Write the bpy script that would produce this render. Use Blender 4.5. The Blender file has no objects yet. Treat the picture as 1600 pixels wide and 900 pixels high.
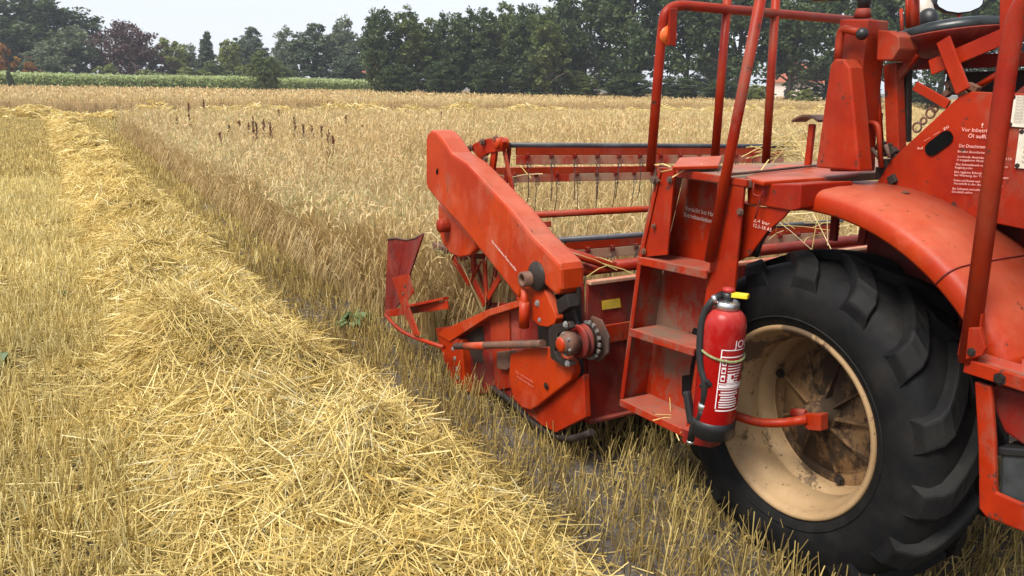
import bpy, bmesh, math, random
import numpy as np
from mathutils import Vector, Matrix, Euler

random.seed(7)
RNG = np.random.default_rng(11)
scene = bpy.context.scene
col = scene.collection
R = math.radians

# ------------------------------------------------------------------ camera
CAM_H, FOC, HOR, ROLL, AZ = 2.0, 1250.0, 133.0, R(1.1), R(30.3)   # world: +Y driving direction, +X to the machine's right
_p = math.atan((450 - HOR) / FOC)
FW = Vector((math.sin(AZ) * math.cos(_p), math.cos(AZ) * math.cos(_p), -math.sin(_p)))
_rt = Vector((math.cos(AZ), -math.sin(AZ), 0)); _up = _rt.cross(FW)
RT = _rt * math.cos(ROLL) + _up * math.sin(ROLL)
UP = _up * math.cos(ROLL) - _rt * math.sin(ROLL)
CC = Vector((0, 0, CAM_H))
cam = bpy.data.cameras.new('camera'); cam.lens = 36 * FOC / 1600; cam.sensor_width = 36
cam.clip_start = .05; cam.clip_end = 3000
cam_o = bpy.data.objects.new('camera', cam); col.objects.link(cam_o)
m = Matrix.Identity(4)
for i in range(3):
    m[i][0], m[i][1], m[i][2], m[i][3] = RT[i], UP[i], -FW[i], CC[i]
cam_o.matrix_world = m
scene.camera = cam_o

# ------------------------------------------------------------------ light
SUN_EL, SUN_AZ = R(55), R(-105)         # azimuth from +Y towards +X: sun high on the left behind thin cloud
world = bpy.data.worlds.new('World'); scene.world = world; world.use_nodes = True
wn = world.node_tree; wn.nodes.clear()
sky = wn.nodes.new('ShaderNodeTexSky'); sky.sky_type = 'NISHITA'; sky.sun_disc = False
sky.sun_elevation = SUN_EL; sky.sun_rotation = SUN_AZ
sky.air_density = 1.0; sky.dust_density = 1.0; sky.ozone_density = 1.0
hs = wn.nodes.new('ShaderNodeHueSaturation'); hs.inputs['Saturation'].default_value = .32
bg = wn.nodes.new('ShaderNodeBackground'); bg.inputs['Strength'].default_value = .10
wo = wn.nodes.new('ShaderNodeOutputWorld')
wn.links.new(sky.outputs[0], hs.inputs['Color']); veil = wn.nodes.new('ShaderNodeMix'); veil.data_type = 'RGBA'; veil.inputs[0].default_value = .72; veil.inputs[7].default_value = (2.55, 2.72, 3.1, 1)   # thin even cloud over the whole sky
wn.links.new(hs.outputs[0], veil.inputs[6]); wn.links.new(veil.outputs[2], bg.inputs['Color']); wn.links.new(bg.outputs[0], wo.inputs[0])
sun = bpy.data.lights.new('sun', 'SUN'); sun.energy = 2.0; sun.angle = R(26); sun.color = (1, .95, .87)
sun_o = bpy.data.objects.new('sun', sun); col.objects.link(sun_o)
sd = Vector((math.sin(SUN_AZ) * math.cos(SUN_EL), math.cos(SUN_AZ) * math.cos(SUN_EL), math.sin(SUN_EL)))
sun_o.rotation_euler = sd.to_track_quat('Z', 'Y').to_euler(); sun_o.location = (-20, 20, 40)
vs = scene.view_settings
vs.view_transform = 'Standard'; vs.look = 'None'; vs.exposure = 1.58; vs.gamma = 1; vs.use_curve_mapping = False
scene.cycles.max_bounces = 4; scene.cycles.diffuse_bounces = 2; scene.cycles.transparent_max_bounces = 4

# ------------------------------------------------------------------ pixel -> point on a known plane
def ray(x, y): return FW + RT * ((x - 800) / FOC) - UP * ((y - 450) / FOC)
def onX(x, y, X): d = ray(x, y); return CC + d * (X / d.x)
def onY(x, y, Y): d = ray(x, y); return CC + d * (Y / d.y)
def onZ(x, y, Z): d = ray(x, y); return CC + d * ((Z - CAM_H) / d.z)
def pX(pts, X): return [onX(a, b, X) for a, b in pts]
def pY(pts, Y): return [onY(a, b, Y) for a, b in pts]

# ------------------------------------------------------------------ mesh helpers
WLOC = {}
class MB:
    def __init__(s): s.v = []; s.f = []; s.sm = []
    def add(s, vs_, fs, smooth=False):
        o = len(s.v); s.v += [Vector(v) for v in vs_]
        s.f += [[i + o for i in f] for f in fs]; s.sm += [smooth] * len(fs); return s
    def prism(s, poly, ext):
        ext = Vector(ext); n = len(poly); P = [Vector(p) for p in poly]
        nrm = Vector((0, 0, 0))
        for i in range(n): nrm += P[i].cross(P[(i + 1) % n])
        if nrm.dot(ext) > 0: P.reverse()
        return s.add(P + [p + ext for p in P], [list(range(n)), list(range(2 * n - 1, n - 1, -1))] + [[i, i + n, (i + 1) % n + n, (i + 1) % n] for i in range(n)])
    def box(s, c, d, rot=None):
        c = Vector(c); h = Vector(d) / 2; V = []
        for x in (-1, 1):
            for y in (-1, 1):
                for z in (-1, 1):
                    q = Vector((x * h.x, y * h.y, z * h.z))
                    if rot is not None: q = rot @ q
                    V.append(c + q)
        return s.add(V, [[0, 1, 3, 2], [4, 6, 7, 5], [0, 4, 5, 1], [2, 3, 7, 6], [0, 2, 6, 4], [1, 5, 7, 3]])
    def bar(s, a, b, w, t, side=(1, 0, 0)):
        """rectangular bar from a to b; t is thickness along side, w the other way"""
        a = Vector(a); b = Vector(b); d = (b - a).normalized(); sd_ = Vector(side); sd_ = (sd_ - d * sd_.dot(d)).normalized(); u = d.cross(sd_)
        q = [a - u * w / 2 - sd_ * t / 2, a + u * w / 2 - sd_ * t / 2, a + u * w / 2 + sd_ * t / 2, a - u * w / 2 + sd_ * t / 2]
        return s.prism(q, b - a)
    def tube(s, pts, r, n=10, cap=True):
        P = [Vector(p) for p in pts]; k = len(P)
        rr = r if isinstance(r, (list, tuple)) else [r] * k
        t0 = (P[1] - P[0]).normalized(); ref = Vector((0, 0, 1)) if abs(t0.z) < .9 else Vector((1, 0, 0))
        u = t0.cross(ref).normalized(); V = []
        for i in range(k):
            t = ((P[min(i + 1, k - 1)] - P[max(i - 1, 0)])).normalized()
            u = (u - t * u.dot(t)).normalized(); w = t.cross(u)
            for j in range(n):
                a = 2 * math.pi * j / n; V.append(P[i] + (u * math.cos(a) + w * math.sin(a)) * rr[i])
        F = [[i * n + j, i * n + (j + 1) % n, (i + 1) * n + (j + 1) % n, (i + 1) * n + j] for i in range(k - 1) for j in range(n)]
        s.add(V, F, True)
        if cap:
            o = len(s.v) - len(V)
            s.f += [[o + j for j in range(n - 1, -1, -1)], [o + (k - 1) * n + j for j in range(n)]]; s.sm += [False, False]
        return s
    def lathe(s, o, ax, prof, n=32, smooth=True, a0=0, a1=360, squash=1.0):
        """prof: list of (radius, distance along axis)"""
        o = Vector(o); ax = Vector(ax).normalized(); ref = Vector((0, 0, 1)) if abs(ax.z) < .9 else Vector((0, 1, 0))
        u = (ref - ax * ref.dot(ax)).normalized(); w = ax.cross(u); full = abs(a1 - a0) >= 359.9; V = []
        steps = n if full else n + 1
        for j in range(steps):
            a = R(a0 + (a1 - a0) * j / n)
            for r, h in prof: V.append(o + ax * h + (u * math.cos(a) + w * math.sin(a) * squash) * r)
        k = len(prof); F = []
        for j in range(n):
            for i in range(k - 1):
                j2 = (j + 1) % steps
                F.append([j * k + i, j2 * k + i, j2 * k + i + 1, j * k + i + 1])
        return s.add(V, F, smooth)
    def disc(s, o, ax, r, h, n=24):
        return s.lathe(o, ax, [(0.0001, 0), (r, 0), (r, h), (.0001, h)], n, False)
    def ell(s, c, rx, ry, rz, nu=16, nv=10, rot=None):
        V = []; c = Vector(c)
        for i in range(nv + 1):
            t = math.pi * i / nv
            for j in range(nu):
                a = 2 * math.pi * j / nu
                q = Vector((rx * math.sin(t) * math.cos(a), ry * math.sin(t) * math.sin(a), rz * math.cos(t)))
                if rot is not None: q = rot @ q
                V.append(c + q)
        return s.add(V, [[i * nu + j, (i + 1) * nu + j, (i + 1) * nu + (j + 1) % nu, i * nu + (j + 1) % nu] for i in range(nv) for j in range(nu)], True)
    def mesh(s, name, c=Vector((0, 0, 0))):
        me = bpy.data.meshes.new(name)
        me.from_pydata([tuple(v - c) for v in s.v], [], s.f)
        for p, q in zip(me.polygons, s.sm): p.use_smooth = q
        bm = bmesh.new(); bm.from_mesh(me); bmesh.ops.remove_doubles(bm, verts=bm.verts, dist=1e-5); bmesh.ops.recalc_face_normals(bm, faces=bm.faces); bm.to_mesh(me); bm.free()
        return me
    def build(s, name, mat, parent=None, bevel=0.0, label=None):
        lo = Vector((min(v.x for v in s.v), min(v.y for v in s.v), min(v.z for v in s.v)))
        hi = Vector((max(v.x for v in s.v), max(v.y for v in s.v), max(v.z for v in s.v)))
        c = (lo + hi) / 2; me = s.mesh(name, c); me.materials.append(M[mat] if isinstance(mat, str) else mat)
        o = link(name, me, c, parent)
        if bevel:
            b = o.modifiers.new('bevel', 'BEVEL'); b.width = bevel; b.segments = 2; b.limit_method = 'ANGLE'; b.angle_limit = R(35)
        if label: o['label'] = label
        return o
def link(name, me, loc, parent=None, rot=None):
    o = bpy.data.objects.new(name, me); col.objects.link(o); o.location = loc
    if rot is not None: o.rotation_euler = rot
    WLOC[o] = Vector(loc)
    if parent is not None:
        o.parent = parent; o.matrix_parent_inverse = Matrix.Translation(-WLOC[parent])
    return o
def empty(name, loc):
    o = link(name, None, Vector(loc)); o.empty_display_size = .2; return o
def tag(o, label=None, cat=None, group=None, kind=None):
    if label: o['label'] = label
    if cat: o['category'] = cat
    if group: o['group'] = group
    if kind: o['kind'] = kind
    return o
def arc_pts(pts, n=6, r=.08):
    """round the corners of a polyline"""
    P = [Vector(p) for p in pts]; out = [P[0]]
    for i in range(1, len(P) - 1):
        a, b, c = P[i - 1], P[i], P[i + 1]; d1 = min(r, (a - b).length * .45); d2 = min(r, (c - b).length * .45)
        s_ = b + (a - b).normalized() * d1; e = b + (c - b).normalized() * d2
        for k in range(n + 1):
            t = k / n; out.append(s_ * (1 - t) ** 2 + b * 2 * t * (1 - t) + e * t * t)
    out.append(P[-1]); return out

# ------------------------------------------------------------------ materials
M = {}
class NT:
    def __init__(s, name):
        s.m = bpy.data.materials.new(name); s.m.use_nodes = True; s.t = s.m.node_tree; s.t.nodes.clear()
        s.out = s.t.nodes.new('ShaderNodeOutputMaterial'); s.b = s.t.nodes.new('ShaderNodeBsdfPrincipled'); s.L(s.b.outputs[0], s.out.inputs[0]); M[name] = s.m
    def N(s, t, **k):
        n = s.t.nodes.new(t)
        for a, b in k.items():
            if hasattr(n, a): setattr(n, a, b)
        return n
    def L(s, a, b): s.t.links.new(a, b)
    def pos(s, kind='pos'):
        if kind == 'pos': return s.N('ShaderNodeNewGeometry').outputs['Position']
        return s.N('ShaderNodeTexCoord').outputs['Object']
    def noise(s, scale, detail=4, rough=.55, vec=None, stretch=None):
        n = s.N('ShaderNodeTexNoise'); n.inputs['Scale'].default_value = scale; n.inputs['Detail'].default_value = detail; n.inputs['Roughness'].default_value = rough
        v = vec if vec is not None else s.pos()
        if stretch:
            mp = s.N('ShaderNodeMapping'); mp.inputs['Scale'].default_value = stretch; s.L(v, mp.inputs[0]); v = mp.outputs[0]
        s.L(v, n.inputs['Vector']); return n.outputs['Fac']
    def ramp(s, fac, stops):
        r = s.N('ShaderNodeValToRGB'); e = r.color_ramp.elements
        while len(e) < len(stops): e.new(.5)
        for i, (p, c) in enumerate(stops):
            e[i].position = p; e[i].color = (*c, 1) if isinstance(c, (tuple, list)) else (c, c, c, 1)
        s.L(fac, r.inputs[0]); return r.outputs['Color']
    def mix(s, fac, a, b, mode='MIX'):
        n = s.N('ShaderNodeMix'); n.data_type = 'RGBA'; n.blend_type = mode
        for i, q in ((0, fac), (6, a), (7, b)):
            if isinstance(q, (int, float)): n.inputs[i].default_value = q
            elif isinstance(q, tuple): n.inputs[i].default_value = (*q, 1)
            else: s.L(q, n.inputs[i])
        return n.outputs[2]
    def math(s, op, a, b=0.0):
        n = s.N('ShaderNodeMath'); n.operation = op
        for i, q in ((0, a), (1, b)):
            if isinstance(q, (int, float)): n.inputs[i].default_value = q
            else: s.L(q, n.inputs[i])
        return n.outputs[0]
    def set(s, **k):
        for a, q in k.items():
            i = s.b.inputs[a.replace('_', ' ')]
            if isinstance(q, (int, float)): i.default_value = q
            elif isinstance(q, tuple): i.default_value = (*q, 1)
            else: s.L(q, i)
        return s
    def bump(s, h, strength=.3, dist=.01):
        n = s.N('ShaderNodeBump'); n.inputs['Strength'].default_value = strength; n.inputs['Distance'].default_value = dist
        s.L(h, n.inputs['Height']); s.L(n.outputs[0], s.b.inputs['Normal']); return s

def paint(name, c1, c2, dirt=(.16, .10, .065), d_lo=.53, d_hi=.74, dust=.55, rough=.45, chips=.61, fade=(.50, .13, .085)):
    t = NT(name)
    base = t.mix(t.ramp(t.noise(2.6, 6, .65), [(.40, 0), (.60, 1)]), c1, c2)
    base = t.mix(t.ramp(t.noise(1.7, 7, .7, stretch=(1.3, 1.1, .8)), [(.52, 0), (.72, .55)]), base, fade)
    base = t.mix(t.ramp(t.noise(38, 3, .6, stretch=(1, 1, .25)), [(.45, 0), (.8, .5)]), base, tuple(x * .72 for x in c1))
    nz = t.N('ShaderNodeSeparateXYZ'); t.L(t.N('ShaderNodeNewGeometry').outputs['Normal'], nz.inputs[0])
    up_ = t.ramp(nz.outputs['Z'], [(.45, 0), (.95, 1)])
    dn = t.ramp(t.noise(5, 6, .7), [(.3, .35), (.7, 1)])
    base = t.mix(t.math('MULTIPLY', t.math('MULTIPLY', up_, dn), dust), base, fade)
    dm = t.ramp(t.noise(3.1, 7, .72, stretch=(1, 1, .6)), [(d_lo, 0), (d_hi, 1)])
    base = t.mix(t.math('MULTIPLY', dm, .85), base, dirt)
    ch = t.ramp(t.noise(19, 6, .75), [(chips, 0), (chips + .04, 1)])
    base = t.mix(ch, base, (.055, .026, .018))
    sp = t.ramp(t.noise(160, 2, .5), [(.68, 0), (.74, 1)])
    base = t.mix(t.math('MULTIPLY', sp, .45), base, (.2, .1, .06))
    ro = t.math('ADD', t.math('MULTIPLY', t.noise(9, 5, .6), .3), rough - .15)
    ro = t.math('ADD', ro, t.math('MULTIPLY', dm, .3))
    t.set(Base_Color=base, Roughness=ro); t.b.inputs['Specular IOR Level'].default_value = .22
    t.bump(t.noise(7, 4, .6), .12, .02); return t
paint('red', (.32, .0195, .001), (.215, .0085, .001), fade=(.28, .058, .027))
paint('red_orange', (.38, .033, .0018), (.30, .0185, .0012), dust=.7, chips=.63, d_lo=.57, d_hi=.8, fade=(.46, .15, .09))
paint('red_step', (.33, .020, .001), (.23, .009, .001), dirt=(.15, .105, .072), d_lo=.485, d_hi=.60, chips=.63, dust=.8, fade=(.32, .13, .09))
paint('red_old', (.19, .0085, .003), (.12, .0065, .004), dirt=(.075, .045, .035), d_lo=.5, d_hi=.72, rough=.6, chips=.61)
paint('red_worn', (.42, .03, .01), (.42, .20, .12), dirt=(.40, .28, .18), d_lo=.44, d_hi=.6, rough=.6, chips=.64)
paint('deck', (.17, .085, .07), (.25, .15, .125), dirt=(.25, .19, .13), d_lo=.42, d_hi=.56, rough=.8, dust=.3)
paint('rim_beige', (.36, .235, .12), (.28, .175, .085), dirt=(.075, .05, .032), d_lo=.545, d_hi=.585, rough=.6, chips=.61, fade=(.38, .28, .16), dust=.3)
paint('disc_brown', (.155, .085, .038), (.22, .125, .055), dirt=(.022, .016, .012), d_lo=.48, d_hi=.54, rough=.65, chips=.58, fade=(.2, .13, .07), dust=.3)
paint('rusty', (.16, .07, .04), (.08, .05, .04), dirt=(.04, .03, .025), d_lo=.5, d_hi=.7, rough=.6, chips=.6, dust=.3, fade=(.16, .12, .1))
paint('grey_metal', (.24, .23, .22), (.17, .16, .15), dirt=(.11, .08, .055), d_lo=.5, d_hi=.7, rough=.5, chips=.64, dust=.3, fade=(.25, .23, .2))
paint('bat_tube', (.035, .035, .04), (.07, .07, .08), dirt=(.10, .065, .04), d_lo=.6, d_hi=.8, rough=.38, dust=.5, fade=(.2, .205, .23))
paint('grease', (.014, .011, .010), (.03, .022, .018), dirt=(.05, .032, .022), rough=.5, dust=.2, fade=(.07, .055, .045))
paint('fire_red', (.32, .003, .003), (.27, .003, .003), d_lo=.8, d_hi=.95, dust=.25, rough=.3, chips=.85, fade=(.5, .12, .1))

t = NT('tyre'); tn = t.noise(6, 6, .7)
t.set(Base_Color=t.mix(t.ramp(tn, [(.42, 0), (.75, 1)]), (.005, .005, .0055), (.018, .016, .014)), Roughness=t.math('ADD', t.math('MULTIPLY', t.noise(11, 4), .25), .55)); t.b.inputs['Specular IOR Level'].default_value = .16; t.bump(t.noise(45, 5, .7), .25, .006)
def plain(name, c, rough=.6, metal=0.0, var=.25, sc=14, bump=.15):
    t = NT(name); n = t.noise(sc, 5, .65)
    t.set(Base_Color=t.mix(t.ramp(n, [(.3, 0), (.7, 1)]), tuple(x * (1 - var) for x in c), tuple(min(1, x * (1 + var)) for x in c)), Roughness=rough, Metallic=metal)
    t.bump(t.noise(sc * 3, 3), bump, .004); return t
plain('black_rubber', (.012, .012, .013), .5); plain('black_vinyl', (.012, .016, .016), .35, var=.4)
plain('black_plastic', (.010, .010, .011), .45); plain('battery', (.03, .035, .036), .55, var=.4)
plain('silver', (.6, .6, .6), .3, .9, .1); plain('yellow', (.72, .52, .02), .4, var=.1); plain('label_yellow', (.62, .42, .03), .5, var=.2)
plain('white_print', (.74, .56, .50), .6, var=.15, sc=60); plain('pale_print', (.72, .42, .36), .6, var=.25, sc=60); plain('faint_print', (.55, .16, .12), .6, var=.3, sc=60)
plain('white_plate', (.62, .58, .47), .5, var=.12); plain('plate_print', (.25, .21, .17), .6, var=.3)
plain('white_label', (.78, .70, .70), .5, var=.08); plain('cord', (.20, .22, .09), .8, var=.4, sc=60); plain('lens_orange', (.62, .12, .02), .3, var=.15)
plain('lamp_body', (.45, .40, .33), .45); plain('wire', (.05, .03, .025), .5); plain('slot_black', (.004, .004, .004), .9).b.inputs['Specular IOR Level'].default_value = .05
t = NT('mirror_glass'); t.set(Base_Color=(.9, .9, .9), Metallic=1.0, Roughness=.03)
plain('brick', (.33, .11, .06), .85); plain('roof_tile', (.30, .09, .05), .8); plain('plaster', (.7, .62, .56), .8); plain('pane', (.05, .06, .07), .15)
plain('bark', (.06, .048, .036), .9, var=.4, sc=5, bump=.5); plain('bark_pale', (.20, .17, .13), .9, var=.4, sc=5, bump=.5)

def strawmat(name, stops, rough=.5, transl=.25, patch=.25):
    t = NT(name); a = t.N('ShaderNodeAttribute'); a.attribute_name = 'rnd'
    c = t.ramp(a.outputs['Fac'], stops)
    n = t.ramp(t.noise(1.3, 4, .6), [(.3, 1 - patch), (.7, 1.0)])
    c = t.mix(1.0, c, n, 'MULTIPLY')
    t.set(Base_Color=c, Roughness=rough); t.b.inputs['Specular IOR Level'].default_value = .35
    tr = t.N('ShaderNodeBsdfTranslucent'); t.L(c, tr.inputs[0]); mx = t.N('ShaderNodeMixShader'); mx.inputs[0].default_value = transl
    t.L(t.b.outputs[0], mx.inputs[1]); t.L(tr.outputs[0], mx.inputs[2]); t.L(mx.outputs[0], t.out.inputs[0]); return t
strawmat('straw', [(0, (.28, .16, .04)), (.2, (.52, .34, .075)), (.55, (.74, .55, .175)), (.9, (.88, .715, .30)), (1, (.89, .80, .49))], .42)
strawmat('stubble', [(0, (.22, .15, .055)), (.4, (.53, .385, .125)), (.8, (.84, .66, .245)), (1, (.92, .80, .40))], .5)
strawmat('crop', [(0, (.28, .165, .06)), (.3, (.52, .35, .14)), (.65, (.72, .535, .25)), (.93, (.85, .69, .39)), (1, (.44, .41, .18))], .6, .35)
strawmat('corn_leaf', [(0, (.18, .26, .075)), (.6, (.36, .46, .16)), (1, (.56, .60, .32))], .55, .35)
strawmat('dock', [(0, (.11, .045, .024)), (1, (.24, .10, .05))], .7, .1)
strawmat('weed', [(0, (.09, .15, .05)), (1, (.24, .32, .14))], .5, .3)
def leafmat(name, a, b, c): strawmat(name, [(0, a), (.55, b), (1, c)], .5, .3, patch=.3)
leafmat('leaf_dark', (.032, .060, .018), (.062, .098, .030), (.115, .155, .050))
leafmat('leaf_mid', (.066, .100, .024), (.125, .165, .045), (.20, .24, .075))
leafmat('leaf_light', (.14, .175, .036), (.23, .26, .065), (.34, .36, .11))
leafmat('leaf_grey', (.092, .122, .058), (.16, .19, .10), (.24, .27, .15))
leafmat('leaf_copper', (.050, .022, .021), (.10, .044, .038), (.16, .078, .060))
leafmat('leaf_blue', (.055, .090, .046), (.10, .14, .074), (.16, .20, .11))
leafmat('leaf_autumn', (.16, .06, .012), (.36, .15, .02), (.50, .30, .04))

t = NT('soil'); n1 = t.noise(2.5, 8, .65); n2 = t.noise(40, 5, .7)
c = t.mix(t.ramp(n1, [(.35, 0), (.65, 1)]), (.068, .056, .048), (.14, .115, .092)); c = t.mix(t.ramp(n2, [(.55, 0), (.68, 1)]), c, (.38, .29, .15))
t.set(Base_Color=c, Roughness=.95); t.bump(t.math('ADD', n2, n1), .9, .03)
t = NT('straw_bed'); n1 = t.noise(30, 6, .7, stretch=(1, .4, 1)); t.set(Base_Color=t.ramp(n1, [(.3, (.16, .095, .03)), (.7, (.42, .29, .095))]), Roughness=.9); t.bump(n1, 1, .03)
t = NT('crop_canopy'); n1 = t.noise(18, 7, .75); n0 = t.noise(.35, 4, .6)
c = t.ramp(n1, [(.3, (.24, .145, .06)), (.52, (.46, .31, .135)), (.72, (.62, .46, .23))]); c = t.mix(t.ramp(n0, [(.4, 0), (.65, .35)]), c, (.42, .26, .13))
t.set(Base_Color=c, Roughness=.9); t.bump(n1, 1, .12)

# ------------------------------------------------------------------ numpy stroke meshes (stalks, straws, leaves)
def strokes(paths, rad, sides=3, flat=None):
    """paths (N,S,3), rad (N,S) -> verts, quads. sides=2: ribbon along 'flat' (N,3)"""
    N, S, _ = paths.shape
    d = np.empty_like(paths); d[:, 1:-1] = paths[:, 2:] - paths[:, :-2]; d[:, 0] = paths[:, 1] - paths[:, 0]; d[:, -1] = paths[:, -1] - paths[:, -2]
    d /= np.linalg.norm(d, axis=2, keepdims=True) + 1e-9
    if flat is None:
        flat = RNG.normal(size=(N, 3))
    u = flat[:, None, :] - d * np.sum(flat[:, None, :] * d, 2, keepdims=True); u /= np.linalg.norm(u, axis=2, keepdims=True) + 1e-9
    if sides == 2:
        v = np.stack([paths - u * rad[..., None], paths + u * rad[..., None]], 2)
        idx = np.arange(N * S * 2).reshape(N, S, 2)
        f = np.stack([idx[:, :-1, 0], idx[:, :-1, 1], idx[:, 1:, 1], idx[:, 1:, 0]], -1).reshape(-1, 4)
    else:
        w = np.cross(d, u); vv = []
        for k in range(sides):
            a = 2 * math.pi * k / sides; vv.append(paths + (u * math.cos(a) + w * math.sin(a)) * rad[..., None])
        v = np.stack(vv, 2); idx = np.arange(N * S * sides).reshape(N, S, sides); nx = np.roll(idx, -1, axis=2)
        f = np.stack([idx[:, :-1], nx[:, :-1], nx[:, 1:], idx[:, 1:]], -1).reshape(-1, 4)
    return v.reshape(-1, 3), f, S * sides
class Bulk:
    def __init__(s): s.v = []; s.f = []; s.r = []; s.n = 0
    def add(s, paths, rad, rnd, sides=3, flat=None):
        if len(paths) == 0: return s
        v, f, per = strokes(np.asarray(paths, float), np.asarray(rad, float), sides, flat)
        s.v.append(v); s.f.append(f + s.n); s.n += len(v); s.r.append(np.repeat(rnd, per)); return s
    def mesh(s, name, mat, smooth=False):
        v = np.concatenate(s.v); f = np.concatenate(s.f); r = np.concatenate(s.r)
        me = bpy.data.meshes.new(name); me.vertices.add(len(v)); me.vertices.foreach_set('co', v.astype(np.float32).ravel())
        me.loops.add(f.size); me.loops.foreach_set('vertex_index', f.astype(np.int32).ravel())
        me.polygons.add(len(f)); me.polygons.foreach_set('loop_start', np.arange(0, f.size, 4, dtype=np.int32))
        me.update(calc_edges=True)
        at = me.attributes.new('rnd', 'FLOAT', 'POINT'); at.data.foreach_set('value', np.clip(r, 0, 1).astype(np.float32))
        me.polygons.foreach_set('use_smooth', np.full(len(f), smooth)); me.materials.append(M[mat]); return me
    def build(s, name, mat, parent=None, smooth=False): return link(name, s.mesh(name, mat, smooth), Vector((0, 0, 0)), parent)
_T = RNG.random((64, 64)) ; _T2 = RNG.random((64, 64))
def vnoise(x, y, T=_T):
    xi = np.floor(x).astype(int); yi = np.floor(y).astype(int); fx = x - xi; fy = y - yi; fx = fx * fx * (3 - 2 * fx); fy = fy * fy * (3 - 2 * fy)
    g = lambda a, b: T[a % 64, b % 64]
    return (g(xi, yi) * (1 - fx) + g(xi + 1, yi) * fx) * (1 - fy) + (g(xi, yi + 1) * (1 - fx) + g(xi + 1, yi + 1) * fx) * fy
def fbm(x, y, T=_T): return vnoise(x, y, T) * .55 + vnoise(x * 2.1 + 7, y * 2.1 + 3, T) * .3 + vnoise(x * 4.3 + 1, y * 4.3 + 9, T) * .15
def in_view(x, y, margin=3.5):
    a = np.degrees(np.arctan2(x, y)); return (a > 30.3 - 33 - margin) & (a < 30.3 + 33 + margin)
def scatter(x0, x1, y0, y1, dens, test=None, margin=3.5):
    n = int((x1 - x0) * (y1 - y0) * dens); x = RNG.uniform(x0, x1, n); y = RNG.uniform(y0, y1, n); k = in_view(x, y, margin)
    if test is not None: k &= test(x, y)
    return x[k], y[k]

CROP_X, KNIFE_Y, HEAD_X1, CROSS_Y0, CROSS_Y1 = 2.28, 4.45, 5.05, 31.0, 47.0
FAR_Y = 101.0
# ------------------------------------------------------------------ ground
def make_ground():
    n = 120; xs = np.concatenate([np.linspace(-600, -12, 20), np.linspace(-10, 12, 90), np.linspace(14, 900, 40)])
    ys = np.concatenate([np.linspace(-300, -6, 14), np.linspace(-4, 14, 80), np.linspace(15, 1200, 60)])
    X, Y = np.meshgrid(xs, ys); Z = (fbm(X * 2.2, Y * 2.2) - .5) * .05 * (np.hypot(X - 2, Y - 4) < 12) - .012
    V = np.stack([X, Y, Z], -1).reshape(-1, 3); w = len(xs)
    F = [[j * w + i, j * w + i + 1, (j + 1) * w + i + 1, (j + 1) * w + i] for j in range(len(ys) - 1) for i in range(w - 1)]
    me = bpy.data.meshes.new('ground'); me.from_pydata(V.tolist(), [], F); me.materials.append(M['soil'])
    me.polygons.foreach_set('use_smooth', np.ones(len(F), bool))
    tag(link('ground', me, Vector((0, 0, 0))), 'grey brown stubble soil reaching under the whole field', kind='structure')
make_ground()

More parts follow.
